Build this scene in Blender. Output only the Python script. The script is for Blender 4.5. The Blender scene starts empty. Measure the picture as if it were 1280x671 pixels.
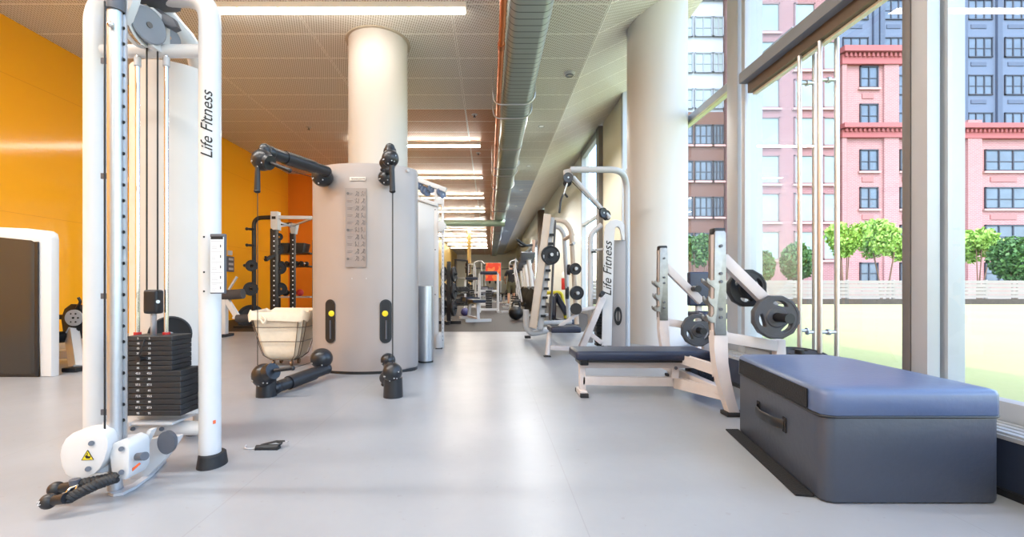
import bpy, bmesh, math, random
from mathutils import Vector, Matrix
random.seed(7)
R = math.radians
SC = bpy.context.scene
COL = SC.collection
FPX, VX, VY, EYE = 558.0, 612.0, 358.0, 0.75      # focal length in pixels, vanishing point, eye height

def P(x, y, Y):
    """the real point seen at photo pixel (x, y) that stands Y metres away"""
    return Vector(((x - VX) / FPX * Y, Y, EYE + (VY - y) / FPX * Y))
def PX(x, Y): return (x - VX) / FPX * Y
def PZ(y, Y): return EYE + (VY - y) / FPX * Y
def V(*a): return Vector(a)

# ---------------------------------------------------------------- materials
def lin(c):
    o = []
    for v in c[:3]:
        v = v / 255.0
        o.append(v / 12.92 if v <= 0.04045 else ((v + 0.055) / 1.055) ** 2.4)
    return (o[0], o[1], o[2], 1.0)
MATS = {}
def mat(name, rgb, rough=0.5, metal=0.0, var=0.06, scale=9.0, bump=0.0, emit=0.0, coat=0.0, spec=0.5):
    if name in MATS: return MATS[name]
    m = bpy.data.materials.new(name); m.use_nodes = True
    nt = m.node_tree; b = nt.nodes['Principled BSDF']
    c = lin(rgb)
    b.inputs['Roughness'].default_value = rough
    b.inputs['Metallic'].default_value = metal
    b.inputs['Specular IOR Level'].default_value = spec
    if coat: b.inputs['Coat Weight'].default_value = coat; b.inputs['Coat Roughness'].default_value = 0.08
    tc = nt.nodes.new('ShaderNodeTexCoord')
    nz = nt.nodes.new('ShaderNodeTexNoise'); nz.inputs['Scale'].default_value = scale; nz.inputs['Detail'].default_value = 4
    nt.links.new(tc.outputs['Object'], nz.inputs['Vector'])
    mx = nt.nodes.new('ShaderNodeMix'); mx.data_type = 'RGBA'
    mx.inputs[6].default_value = tuple(min(1, v * (1 + var)) for v in c[:3]) + (1,)
    mx.inputs[7].default_value = tuple(v * (1 - var) for v in c[:3]) + (1,)
    nt.links.new(nz.outputs['Fac'], mx.inputs[0])
    nt.links.new(mx.outputs[2], b.inputs['Base Color'])
    if bump:
        bp = nt.nodes.new('ShaderNodeBump'); bp.inputs['Strength'].default_value = bump; bp.inputs['Distance'].default_value = 0.01
        n2 = nt.nodes.new('ShaderNodeTexNoise'); n2.inputs['Scale'].default_value = scale * 14
        nt.links.new(tc.outputs['Object'], n2.inputs['Vector'])
        nt.links.new(n2.outputs['Fac'], bp.inputs['Height']); nt.links.new(bp.outputs['Normal'], b.inputs['Normal'])
    if emit:
        b.inputs['Emission Color'].default_value = c; b.inputs['Emission Strength'].default_value = emit
    MATS[name] = m
    return m
def nodes_of(name):
    m = bpy.data.materials.new(name); m.use_nodes = True; MATS[name] = m
    nt = m.node_tree
    return m, nt, nt.nodes, nt.links, nt.nodes['Principled BSDF']
def math_node(nt, op, a, b=None, c=None):
    n = nt.nodes.new('ShaderNodeMath'); n.operation = op
    for i, v in enumerate((a, b, c)):
        if v is None: continue
        if isinstance(v, (int, float)): n.inputs[i].default_value = v
        else: nt.links.new(v, n.inputs[i])
    return n.outputs[0]
def mix_rgb(nt, fac, a, b):
    n = nt.nodes.new('ShaderNodeMix'); n.data_type = 'RGBA'
    for i, v in ((0, fac), (6, a), (7, b)):
        if isinstance(v, tuple): n.inputs[i].default_value = v
        elif isinstance(v, (int, float)): n.inputs[i].default_value = v
        else: nt.links.new(v, n.inputs[i])
    return n.outputs[2]
def pos_xyz(nt):
    g = nt.nodes.new('ShaderNodeNewGeometry'); s = nt.nodes.new('ShaderNodeSeparateXYZ')
    nt.links.new(g.outputs['Position'], s.inputs[0]); return g.outputs['Position'], s.outputs
def stripe(nt, v, period, off, width):
    """1 on a line of the given width repeating every period"""
    t = math_node(nt, 'ADD', v, -off + width / 2 + 1000 * period)
    t = math_node(nt, 'MODULO', t, period)
    return math_node(nt, 'LESS_THAN', t, width)

# ---------------------------------------------------------------- mesh builder
class MB:
    def __init__(self): self.bm = bmesh.new()
    def _new(self, before): return [v for v in self.bm.verts if v.index == -1 or v not in before]
    def box(self, c, s, rot=None, bev=0.0, seg=2):
        n0 = len(self.bm.verts)
        r = bmesh.ops.create_cube(self.bm, size=1.0)
        vs = r['verts']
        M = Matrix.Translation(Vector(c))
        if rot is not None:
            M = M @ (rot.to_4x4() if isinstance(rot, Matrix) else Matrix.Rotation(rot, 4, 'Z'))
        M = M @ Matrix.Diagonal(Vector((s[0], s[1], s[2], 1)))
        for v in vs: v.co = M @ v.co
        if bev > 0:
            es = set(e for v in vs for e in v.link_edges)
            bmesh.ops.bevel(self.bm, geom=list(es), offset=min(bev, 0.49 * min(s)), segments=seg, profile=0.6, affect='EDGES', clamp_overlap=True)
        return self
    def bar(self, p0, p1, w, h, bev=0.0, up=(0, 0, 1)):
        """rectangular bar from p0 to p1; w across, h along 'up'"""
        p0 = Vector(p0); p1 = Vector(p1); d = p1 - p0; L = d.length; d = d / L
        u = Vector(up); u = u - d * u.dot(d)
        if u.length < 1e-4: u = Vector((1, 0, 0)) - d * d.x
        u.normalize(); s = d.cross(u)
        M = Matrix((s, d, u)).transposed()
        return self.box((p0 + p1) / 2, (w, L, h), M, bev)
    def cyl(self, p0, p1, r, r2=None, seg=20, caps=True):
        p0 = Vector(p0); p1 = Vector(p1); r2 = r if r2 is None else r2
        d = p1 - p0; q = d.to_track_quat('Z', 'Y')
        res = bmesh.ops.create_cone(self.bm, cap_ends=caps, segments=seg, radius1=r, radius2=r2, depth=d.length)
        M = Matrix.Translation((p0 + p1) / 2) @ q.to_matrix().to_4x4()
        for v in res['verts']: v.co = M @ v.co
        return self
    def ball(self, c, r, sc=(1, 1, 1), seg=20, rot=None):
        res = bmesh.ops.create_uvsphere(self.bm, u_segments=seg, v_segments=max(6, seg // 2), radius=r)
        M = Matrix.Translation(Vector(c))
        if rot is not None: M = M @ rot.to_4x4()
        M = M @ Matrix.Diagonal(Vector((sc[0], sc[1], sc[2], 1)))
        for v in res['verts']: v.co = M @ v.co
        return self
    def tube(self, pts, r, seg=14, bend=0.0, n=6, caps=True, closed=False, flat=None):
        """round tube along a polyline, corners rounded by 'bend'; r may be a list; flat=(a,b) an oval section"""
        pts = [Vector(p) for p in pts]
        path = []
        if bend > 0 and len(pts) > 2:
            path.append(pts[0])
            for i in range(1, len(pts) - 1):
                a, b, c = pts[i - 1], pts[i], pts[i + 1]
                d = min(bend, (a - b).length * 0.49, (c - b).length * 0.49)
                p = b + (a - b).normalized() * d; q = b + (c - b).normalized() * d
                for k in range(n + 1):
                    t = k / n
                    path.append((1 - t) ** 2 * p + 2 * t * (1 - t) * b + t * t * q)
            path.append(pts[-1])
        else: path = pts
        m = len(path); rings = []
        rs = r if isinstance(r, (list, tuple)) else [r] * m
        if len(rs) != m: rs = [rs[0] + (rs[-1] - rs[0]) * i / (m - 1) for i in range(m)]
        prev = None
        for i, p in enumerate(path):
            if closed: t = path[(i + 1) % m] - path[i - 1]
            else: t = path[min(i + 1, m - 1)] - path[max(i - 1, 0)]
            t.normalize()
            if prev is None:
                u = Vector((0, 0, 1)) if abs(t.z) < 0.9 else Vector((0, 1, 0))
            else: u = prev
            u = (u - t * u.dot(t)).normalized(); prev = u; w = t.cross(u)
            fa, fb = flat if flat else (1, 1)
            rings.append([self.bm.verts.new(p + (u * math.cos(2 * math.pi * k / seg) * fa + w * math.sin(2 * math.pi * k / seg) * fb) * rs[i]) for k in range(seg)])
        for i in range(m if closed else m - 1):
            a, b = rings[i], rings[(i + 1) % m]
            for k in range(seg):
                self.bm.faces.new((a[k], a[(k + 1) % seg], b[(k + 1) % seg], b[k]))
        if caps and not closed:
            self.bm.faces.new(list(reversed(rings[0]))); self.bm.faces.new(rings[-1])
        return self
    def lathe(self, prof, origin, axis=(0, 0, 1), seg=28, a0=0.0, a1=2 * math.pi):
        """profile of (radius, height) revolved about an axis"""
        o = Vector(origin); q = Vector(axis).to_track_quat('Z', 'Y')
        full = abs(a1 - a0 - 2 * math.pi) < 1e-4
        n = seg if full else seg + 1
        rings = []
        for (r, h) in prof:
            if r < 1e-6 and full:
                rings.append([self.bm.verts.new(o + q @ Vector((0, 0, h)))])
            else:
                rings.append([self.bm.verts.new(o + q @ Vector((r * math.cos(a0 + (a1 - a0) * k / seg), r * math.sin(a0 + (a1 - a0) * k / seg), h))) for k in range(n)])
        for a, b in zip(rings[:-1], rings[1:]):
            for k in range(seg):
                k2 = (k + 1) % n
                if len(a) == 1 and len(b) == 1: continue
                if len(a) == 1: f = (a[0], b[k2], b[k])
                elif len(b) == 1: f = (a[k], a[k2], b[0])
                else: f = (a[k], a[k2], b[k2], b[k])
                try: self.bm.faces.new(f)
                except ValueError: pass
        return self
    def prism(self, pts, vec, bev=0.0):
        """extrude a planar polygon of 3-D points along vec"""
        vec = Vector(vec)
        a = [self.bm.verts.new(Vector(p)) for p in pts]; b = [self.bm.verts.new(Vector(p) + vec) for p in pts]
        n = len(a)
        f1 = self.bm.faces.new(list(reversed(a))); f2 = self.bm.faces.new(b); fs = [f1, f2]
        for k in range(n): fs.append(self.bm.faces.new((a[k], a[(k + 1) % n], b[(k + 1) % n], b[k])))
        if bev > 0:
            es = set(f1.edges) | set(f2.edges)
            bmesh.ops.bevel(self.bm, geom=list(es), offset=bev, segments=2, profile=0.6, affect='EDGES', clamp_overlap=True)
        return self
    def quad(self, *pts):
        self.bm.faces.new([self.bm.verts.new(Vector(p)) for p in pts]); return self
    def xform(self, M):
        for v in self.bm.verts: v.co = M @ v.co
        return self
    def build(self, name, m, parent=None, smooth=38):
        bmesh.ops.recalc_face_normals(self.bm, faces=self.bm.faces[:])
        off = Vector((0, 0, 0)); p = parent
        while p is not None: off = off + p.location; p = p.parent
        if off.length > 0:
            for v in self.bm.verts: v.co -= off
        me = bpy.data.meshes.new(name); self.bm.to_mesh(me); self.bm.free()
        if smooth:
            for pl in me.polygons: pl.use_smooth = True
            me.set_sharp_from_angle(angle=R(smooth))
        for k in (m if isinstance(m, (list, tuple)) else [m]): me.materials.append(k)
        o = bpy.data.objects.new(name, me); COL.objects.link(o)
        if parent is not None: o.parent = parent
        return o

def tag(o, label=None, cat=None, group=None, kind=None):
    if label: o['label'] = label
    if cat: o['category'] = cat
    if group: o['group'] = group
    if kind: o['kind'] = kind
    return o
def thing(name, label, cat, loc=(0, 0, 0), group=None):
    o = bpy.data.objects.new(name, None); COL.objects.link(o); o.location = loc
    o.empty_display_size = 0.1
    return tag(o, label, cat, group)
def struct(o): o['kind'] = 'structure'; return o
def copy_tree(o, parent=None):
    c = o.copy(); COL.objects.link(c)
    if parent is not None: c.parent = parent
    for ch in [k for k in bpy.data.objects if k.parent == o]:
        copy_tree(ch, c)
    return c
def place(proto, loc, rz=0.0, label=None, sc=None, first=False):
    o = proto if first else copy_tree(proto)
    o.location = loc; o.rotation_euler = (0, 0, rz)
    if sc: o.scale = (sc,) * 3
    if label: o['label'] = label
    return o
def lettering(text, M, size, m, parent, shear=0.0, depth=0.0006, name='lettering', align='CENTER', spacing=1.0):
    """real letters as a mesh; M places the text plane (x right, y up, z out) in the world"""
    cu = bpy.data.curves.new('t', 'FONT'); cu.body = text; cu.size = size; cu.align_x = align; cu.align_y = 'CENTER'
    cu.extrude = depth; cu.shear = shear; cu.space_character = spacing; cu.resolution_u = 3
    ob = bpy.data.objects.new('t', cu); COL.objects.link(ob)
    bpy.context.view_layer.update()
    dg = bpy.context.evaluated_depsgraph_get()
    me = bpy.data.meshes.new_from_object(ob.evaluated_get(dg))
    bpy.data.objects.remove(ob); bpy.data.curves.remove(cu)
    b = MB(); b.bm.from_mesh(me); bpy.data.meshes.remove(me); b.xform(M)
    return b.build(name, m, parent, smooth=0)
def frame_mat(o, x, y):
    x = Vector(x).normalized(); y = Vector(y).normalized(); z = x.cross(y)
    M = Matrix((x, y, z)).transposed().to_4x4(); M.translation = Vector(o); return M
# ---------------------------------------------------------------- shared materials
WHITE = mat('white powder coat', (206, 206, 207), 0.34, var=0.03, coat=0.2)
WHITE2 = mat('pale grey powder coat', (188, 188, 190), 0.4, var=0.04)
PINKW = mat('warm white powder coat', (200, 192, 190), 0.42, var=0.06, scale=20)
STEEL = mat('brushed steel', (190, 192, 196), 0.36, 0.9, var=0.08, scale=30)
WORN = mat('worn steel plate', (150, 148, 145), 0.38, 0.9, var=0.25, scale=26)
CHROME = mat('chrome', (225, 226, 228), 0.12, 1.0, var=0.02)
BLACK = mat('black plastic', (24, 25, 29), 0.42, var=0.1)
RUBBER = mat('black rubber', (30, 31, 34), 0.62, var=0.15, scale=30, bump=0.15)
IRON = mat('dark iron plates', (42, 43, 46), 0.5, 0.2, var=0.12)
CASTG = mat('grey rubber coated plates', (66, 67, 72), 0.5, var=0.12, scale=40)
PAD = mat('dark navy vinyl', (30, 37, 58), 0.4, var=0.12, bump=0.08)
CABLE = mat('black cable', (28, 26, 26), 0.5)
SHELL = mat('satin grey shell', (160, 151, 147), 0.40, 0.15, var=0.03, scale=3)
SILVER = mat('silver grey panel', (188, 194, 200), 0.4, 0.2, var=0.03)
GREYPLASTIC = mat('grey plastic', (84, 86, 94), 0.42, var=0.08)
YELLOW = mat('yellow plastic', (226, 205, 40), 0.45)
ORANGE_S = mat('orange sticker', (214, 96, 50), 0.5)
RED = mat('red plastic', (190, 40, 36), 0.45)
INK = mat('black ink', (20, 20, 22), 0.6)
INKG = mat('grey ink', (96, 92, 90), 0.6)
PAPER = mat('white printed card', (228, 230, 236), 0.5, var=0.03)
SMOKED = mat('smoked dark panel', (52, 50, 48), 0.22, var=0.1, scale=2)
LABELW = mat('white figures', (235, 235, 235), 0.5)
ALU = mat('satin aluminium frame', (178, 181, 185), 0.38, 0.25, var=0.03)
ALUD = mat('dark bronze frame', (118, 114, 112), 0.42, 0.3, var=0.06)
CANVAS = mat('cream canvas', (222, 210, 190), 0.85, var=0.08, scale=30, bump=0.2)
SKIN = mat('skin', (196, 150, 124), 0.55)
SKY, SUN, LAMP_E, LAMP_F, ROOM_W, EXPO, DOWN_W = 1.15, 1.9, 30.0, 60.0, 108.0, -0.03, 260.0
# ---------------------------------------------------------------- camera
cam = bpy.data.cameras.new('camera'); camo = bpy.data.objects.new('camera', cam); COL.objects.link(camo)
cam.sensor_width = 36.0; cam.lens = FPX / 1280 * 36.0
cam.shift_x = (640 - VX) / 1280; cam.shift_y = (VY - 335.5) / 1280
cam.clip_start = 0.05; cam.clip_end = 400
camo.location = (0, 0, EYE); camo.rotation_euler = (R(90), 0, 0)
SC.camera = camo

# ---------------------------------------------------------------- setting: dimensions
XL, XN, XF = -5.80, 2.06, 2.69          # left wall, near window plane, far window plane
YB, YE = -4.5, 45.0                     # back wall, end wall
ZC = EYE + 3.24                         # flat ceiling
XBR = 1.385                             # where the ceiling starts to rise
ZS = ZC + 0.48 * (XF - XBR)             # ceiling height at the far window plane
YJ = 3.90                               # the glass line steps outwards here
YM = 7.40                               # rubber mats begin

def m_floor():
    m, nt, N, L, b = nodes_of('polished grey screed floor')
    pos, xyz = pos_xyz(nt)
    n1 = N.new('ShaderNodeTexNoise'); n1.inputs['Scale'].default_value = 0.9; n1.inputs['Detail'].default_value = 8; n1.inputs['Roughness'].default_value = 0.65
    n2 = N.new('ShaderNodeTexNoise'); n2.inputs['Scale'].default_value = 26; n2.inputs['Detail'].default_value = 6
    vo = N.new('ShaderNodeTexNoise'); vo.inputs['Scale'].default_value = 16; vo.inputs['Detail'].default_value = 9; vo.inputs['Distortion'].default_value = 2.2
    for n in (n1, n2, vo): L.new(pos, n.inputs['Vector'])
    c = mix_rgb(nt, n1.outputs['Fac'], lin((160, 163, 168)), lin((130, 133, 139)))
    scuff = math_node(nt, 'GREATER_THAN', vo.outputs['Fac'], 0.72)
    sp = math_node(nt, 'GREATER_THAN', n2.outputs['Fac'], 0.69)
    f = math_node(nt, 'MULTIPLY', math_node(nt, 'MAXIMUM', math_node(nt, 'MULTIPLY', scuff, 0.4), sp), 0.30)
    c = mix_rgb(nt, f, c, lin((128, 124, 122)))
    # fine joints between the poured bays
    j = math_node(nt, 'MAXIMUM', stripe(nt, xyz[0], 1.22, 0.30, 0.004), stripe(nt, xyz[1], 2.44, 0.9, 0.004))
    c = mix_rgb(nt, math_node(nt, 'MULTIPLY', j, 0.35), c, lin((120, 118, 120)))
    L.new(c, b.inputs['Base Color'])
    rr = math_node(nt, 'MULTIPLY_ADD', n1.outputs['Fac'], 0.18, 0.24)
    L.new(rr, b.inputs['Roughness'])
    bp = N.new('ShaderNodeBump'); bp.inputs['Strength'].default_value = 0.05; bp.inputs['Distance'].default_value = 0.01
    L.new(n1.outputs['Fac'], bp.inputs['Height']); L.new(bp.outputs['Normal'], b.inputs['Normal'])
    return m
def m_rubber_floor():
    m, nt, N, L, b = nodes_of('dark rubber sports floor')
    pos, xyz = pos_xyz(nt)
    n1 = N.new('ShaderNodeTexNoise'); n1.inputs['Scale'].default_value = 40; L.new(pos, n1.inputs['Vector'])
    c = mix_rgb(nt, n1.outputs['Fac'], lin((34, 29, 28)), lin((48, 42, 40)))
    j = math_node(nt, 'MAXIMUM', stripe(nt, xyz[0], 1.0, 0.1, 0.012), stripe(nt, xyz[1], 1.0, 0.4, 0.012))
    c = mix_rgb(nt, j, c, lin((22, 19, 18)))
    L.new(c, b.inputs['Base Color']); b.inputs['Roughness'].default_value = 0.62; b.inputs['Specular IOR Level'].default_value = 0.3
    return m
def m_ceiling(name, base, hole, dirt=0.0, metal=0.0, hole_w=0.5):
    """perforated metal ceiling panels with light joints; pattern follows the panel itself"""
    m, nt, N, L, b = nodes_of(name)
    pos, xyz = pos_xyz(nt)
    sx = math_node(nt, 'ADD', xyz[0], math_node(nt, 'MULTIPLY', xyz[1], 0.35))
    slot = stripe(nt, sx, 0.030, 0.0, 0.030 * hole_w)
    sy = math_node(nt, 'SUBTRACT', xyz[1], math_node(nt, 'MULTIPLY', xyz[0], 0.5))
    slot2 = stripe(nt, sy, 0.060, 0.0, 0.046)
    slots = math_node(nt, 'MULTIPLY', slot, slot2)
    j = math_node(nt, 'MAXIMUM', stripe(nt, xyz[0], 1.83, XBR, 0.030), stripe(nt, xyz[1], 0.6065, 5.73, 0.022))
    gap = math_node(nt, 'MAXIMUM', stripe(nt, xyz[0], 1.83, XBR, 0.006), 0.0)
    c = mix_rgb(nt, slots, lin(base), lin(hole))
    c = mix_rgb(nt, j, c, lin((252, 248, 240)))
    c = mix_rgb(nt, gap, c, lin((120, 112, 100)))
    L.new(c, b.inputs['Base Color'])
    b.inputs['Roughness'].default_value = 0.38; b.inputs['Metallic'].default_value = metal
    return m
def m_orange():
    m, nt, N, L, b = nodes_of('glossy orange back painted glass')
    pos, xyz = pos_xyz(nt)
    c = mix_rgb(nt, math_node(nt, 'MAXIMUM', stripe(nt, xyz[1], 1.5, 0.45, 0.006), math_node(nt, 'MULTIPLY', stripe(nt, xyz[2], 1.65, 0.0, 0.005), 1.0)), lin((255, 174, 34)), lin((232, 148, 28)))
    L.new(c, b.inputs['Base Color']); b.inputs['Roughness'].default_value = 0.10
    b.inputs['Specular IOR Level'].default_value = 0.3
    return m
def m_glass():
    m, nt, N, L, b = nodes_of('clear window glass')
    N.remove(b)
    tr = N.new('ShaderNodeBsdfTransparent'); tr.inputs[0].default_value = (0.95, 0.975, 0.97, 1)
    gl = N.new('ShaderNodeBsdfGlossy'); gl.inputs['Roughness'].default_value = 0.0
    ge = N.new('ShaderNodeNewGeometry'); dp = N.new('ShaderNodeVectorMath'); dp.operation = 'DOT_PRODUCT'
    L.new(ge.outputs['Normal'], dp.inputs[0]); L.new(ge.outputs['Incoming'], dp.inputs[1])
    k = math_node(nt, 'SUBTRACT', 1.0, math_node(nt, 'ABSOLUTE', dp.outputs['Value']))
    fr = math_node(nt, 'MULTIPLY_ADD', math_node(nt, 'POWER', k, 5.0), 0.93, 0.05)
    mx = N.new('ShaderNodeMixShader')
    L.new(fr, mx.inputs[0]); L.new(tr.outputs[0], mx.inputs[1]); L.new(gl.outputs[0], mx.inputs[2])
    L.new(mx.outputs[0], N['Material Output'].inputs['Surface'])
    return m
GLASS = m_glass()
FLOOR, RFLOOR, ORANGE = m_floor(), m_rubber_floor(), m_orange()
CEIL = m_ceiling('perforated pale ceiling panels', (234, 231, 225), (180, 169, 152))
CEILW = m_ceiling('warm brown ceiling panels', (222, 178, 146), (160, 112, 80))  # far middle panels, same pattern in a warmer brown
CEILB = m_ceiling('ceiling panels with window blue painted in', (196, 206, 222), (160, 172, 192))  # blue reflected from the windows is painted into this strip's colour
CREAM = mat('cream wall paint', (240, 235, 212), 0.6, var=0.02)
OFFWHITE = mat('white wall paint', (243, 245, 238), 0.6, var=0.02)
COLUMN = mat('off white column paint', (204, 199, 193), 0.5, var=0.025, scale=2)

# floor
b = MB(); b.box(((XL + XF) / 2, (YB + YM) / 2, -0.05), (XF - XL + 0.2, YM - YB, 0.1)); struct(b.build('floor', FLOOR))
b = MB(); b.box(((XL + XF) / 2, (YE + YM) / 2, -0.05), (XF - XL + 0.2, YE - YM, 0.1)); struct(b.build('floor_2', RFLOOR))
# ceiling, three flat zones and the rising strip along the windows
def slab(name, x0, x1, y0, y1, m, z0=ZC, z1=ZC):
    b = MB(); b.prism([(x0, y0, z0), (x1, y0, z1), (x1, y0, z1 + 0.12), (x0, y0, z0 + 0.12)], (0, y1 - y0, 0)); return struct(b.build(name, m, smooth=0))
YW = 8.16
slab('ceiling', XL - 0.1, XBR, YB, YW, CEIL)
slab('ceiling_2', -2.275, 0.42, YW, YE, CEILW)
slab('ceiling_6', XL - 0.1, -2.275, YW, YE, CEIL)
slab('ceiling_3', 0.42, XBR, YW, 13.6, CEIL)
slab('ceiling_4', 0.42, XBR, 13.6, YE, CEILB)
slab('ceiling_5', XBR, XF + 0.3, YB, YE, CEIL, ZC, ZC + 0.48 * (XF + 0.3 - XBR))
# left wall, the return that closes the orange bay, end and back walls
def wall(name, x0, x1, y0, y1, z0, z1, m):
    b = MB(); b.box(((x0 + x1) / 2, (y0 + y1) / 2, (z0 + z1) / 2), (abs(x1 - x0), abs(y1 - y0), abs(z1 - z0))); return struct(b.build(name, m, smooth=0))
wall('wall_left', XL - 0.15, XL, YB, 12.9, 0, ZC, ORANGE)
ORANGED = mat('deep orange wall paint', (240, 132, 24), 0.35, var=0.02)
wall('wall_left_return', XL - 0.15, -3.3, 12.85, 13.0, 0, ZC, ORANGED)
wall('wall_left_far', -3.45, -3.3, 13.0, YE, 0, ZC, mat('ochre wall paint', (226, 190, 110), 0.5))
wall('wall_back', XL - 0.15, XF + 0.3, YB - 0.15, YB, 0, ZS + 0.5, OFFWHITE)
wall('wall_end', XL - 0.15, XF + 0.3, YE, YE + 0.15, 0, ZS + 0.5, OFFWHITE)
# far right wall in sections
wall('wall_right_cream', XF, XF + 0.18, 8.95, 10.6, 0, ZS, CREAM)
wall('wall_right_white', XF, XF + 0.18, 12.9, 21.9, 0, ZS, OFFWHITE)
wall('trim_1', XF - 0.10, XF + 0.18, 10.6, 10.85, 0, ZS - 0.05, ALUD)
wall('trim_2', XF - 0.30, XF + 0.18, 21.9, 22.3, 0, ZS - 0.1, mat('brown pier', (112, 96, 84), 0.5))
wall('wall_right_far', XF, XF + 0.18, 34, YE, 0, ZS, OFFWHITE)
wall('wall_right_soffit', XF - 0.25, XF + 0.18, 22.3, 34, 3.15, ZS, OFFWHITE)

# window wall: frames (structure), glass panes as their children
def pane(parent, x, y0, y1, z0, z1, t=0.012, alongx=None):
    b = MB()
    if alongx: b.box(((x + alongx) / 2, y0, (z0 + z1) / 2), (abs(alongx - x), t, z1 - z0))
    else: b.box((x, (y0 + y1) / 2, (z0 + z1) / 2), (t, y1 - y0, z1 - z0))
    # one sheet, not a slab: a single face each so light crosses it once
    bm = b.bm; bmesh.ops.delete(bm, geom=bm.verts[:], context='VERTS')
    if alongx: b.quad((x, y0, z0), (alongx, y0, z0), (alongx, y0, z1), (x, y0, z1))
    else: b.quad((x, y0, z0), (x, y1, z0), (x, y1, z1), (x, y0, z1))
    return b.build('window_pane', GLASS, parent, smooth=0)
def ztop(x): return ZC + 0.48 * (x - XBR)
ZN = ztop(XN)
# --- near section: sill rail, posts, door header
b = MB(); b.box((XN, (YB + YJ) / 2, 0.255), (0.07, YJ - YB, 0.085), bev=0.004)
b.box((XN + 0.02, (YB + YJ) / 2, ZN - 0.03), (0.10, YJ - YB, 0.10))
w1 = struct(b.build('window_1', ALU))
pane(w1, XN + 0.01, YB, YJ - 0.2, 0.29, ZN)
b = MB()   # slim post where the glass steps out
b.box((2.10, 3.72, ZN / 2), (0.16, 0.16, ZN), bev=0.004); b.box((2.045, 3.56, ZN / 2), (0.05, 0.05, ZN), bev=0.003)
b.box((2.20, 3.665, ZN / 2), (0.05, 0.05, ZN))
struct(b.build('window_2', ALU))
b = MB()   # heavy double post between the doors and the next bay
b.box((2.05, 2.10, ZN / 2), (0.06, 0.08, ZN), bev=0.004); b.box((2.09, 2.115, ZN / 2), (0.04, 0.04, ZN)); b.box((2.14, 2.075, ZN / 2), (0.08, 0.06, ZN), bev=0.004)
struct(b.build('window_3', ALU))
b = MB(); b.box((2.035, 2.162, ZN / 2), (0.04, 0.04, ZN), bev=0.003)
struct(b.build('trim_3', ALUD))
b = MB()   # low bronze rail under the glass by the doors
b.box((2.03, 2.85, 0.30), (0.05, 1.36, 0.05), bev=0.003); struct(b.build('trim_4', ALUD))
# door header with its bronze underside, and the ledge below the glass
hd = MB(); hd.box((2.00, 2.78, 2.365), (0.12, 1.40, 0.085), bev=0.012); hd = struct(hd.build('door_1', mat('grey door header', (122, 125, 130), 0.55)))
b = MB(); b.box((2.035, 2.78, 2.285), (0.07, 1.36, 0.075)); b.build('door_track', mat('bronze door track', (104, 88, 72), 0.4, 0.3), hd)
b = MB(); b.box((2.05, 2.78, 2.240), (0.03, 1.34, 0.018)); b.build('door_seal', mat('pale seal', (238, 236, 214), 0.5), hd)
# sill ledge: white louvred top over a dark face
b = MB(); b.box((1.94, (YB + YJ) / 2, 0.10), (0.17, YJ - YB - 0.1, 0.20)); lg = struct(b.build('trim_5', mat('dark blue grey plinth', (44, 52, 70), 0.3, var=0.05)))
b = MB(); b.box((1.94, (YB + YJ) / 2, 0.207), (0.185, YJ - YB - 0.1, 0.014))
for k in range(4): b.box((1.875 + 0.043 * k, (YB + YJ) / 2, 0.217), (0.026, YJ - YB - 0.1, 0.010))
b.build('ledge_grille', ALU, lg)
b = MB(); b.box((1.845, (YB + YJ) / 2, 0.012), (0.02, YJ - YB - 0.1, 0.024)); b.build('skirting', BLACK, lg)
# --- glazed return and far section
b = MB(); b.box(((XN + XF) / 2 + 0.1, YJ, 0.06), (XF - XN - 0.2, 0.07, 0.12)); 
w4 = struct(b.build('window_4', ALU)); pane(w4, XN + 0.12, YJ, YJ, 0.1, ztop(XN), alongx=XF)
b = MB(); b.box((XF, (YJ + 8.95) / 2, 0.06), (0.07, 8.95 - YJ, 0.12)); b.box((XF, (YJ + 8.95) / 2, 2.97), (0.09, 8.95 - YJ, 0.10))
b.box((XF, 8.9, ZS / 2), (0.1, 0.1, ZS)); b.box((XF, 6.6, ZS / 2), (0.08, 0.08, ZS))
w5 = struct(b.build('window_5', ALU)); pane(w5, XF, YJ, 8.9, 0.1, ZS)
b = MB(); b.box((XF - 0.03, (YJ + 8.9) / 2, 2.905), (0.05, 8.9 - YJ, 0.03)); b.build('transom_seal', mat('lime seal', (216, 222, 178), 0.5), w5)
b = MB(); b.box((XF, 11.9, 0.06), (0.1, 2.0, 0.12)); b.box((XF, 12.8, ZS / 2), (0.12, 0.12, ZS)); b.box((XF, 11.9, 2.5), (0.08, 2.0, 0.07)); b.box((XF, 11.9, ZS - 0.1), (0.12, 2.0, 0.2))
w6 = struct(b.build('window_6', ALU)); pane(w6, XF, 10.9, 12.8, 0.1, ZS)
b = MB(); b.box((XF, 28.1, 0.06), (0.1, 11.7, 0.12)); b.box((XF, 28.1, 3.1), (0.1, 11.7, 0.1))
for y in (25.2, 28.1, 31.0): b.box((XF, y, 1.55), (0.08, 0.08, 3.1))
w7 = struct(b.build('window_7', ALU)); pane(w7, XF, 22.3, 34, 0.1, 3.1)

# columns
def column(name, x, y, r, z1):
    b = MB(); b.cyl((x, y, 0), (x, y, z1), r, seg=64); o = struct(b.build(name, COLUMN, smooth=30))
    return o
c1 = column('column', PX(473, 5.95), 5.95, 0.383, ZC + 0.02)
b = MB(); b.lathe([(0.384, -0.012), (0.42, -0.012), (0.42, 0.0), (0.384, 0.0)], (PX(473, 5.95), 5.95, ZC), seg=64); b.build('collar', mat('collar', (190, 176, 158), 0.5), c1)
c2 = column('column_2', PX(821, 6.0), 6.0, 0.385, ZS + 0.1)

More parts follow.
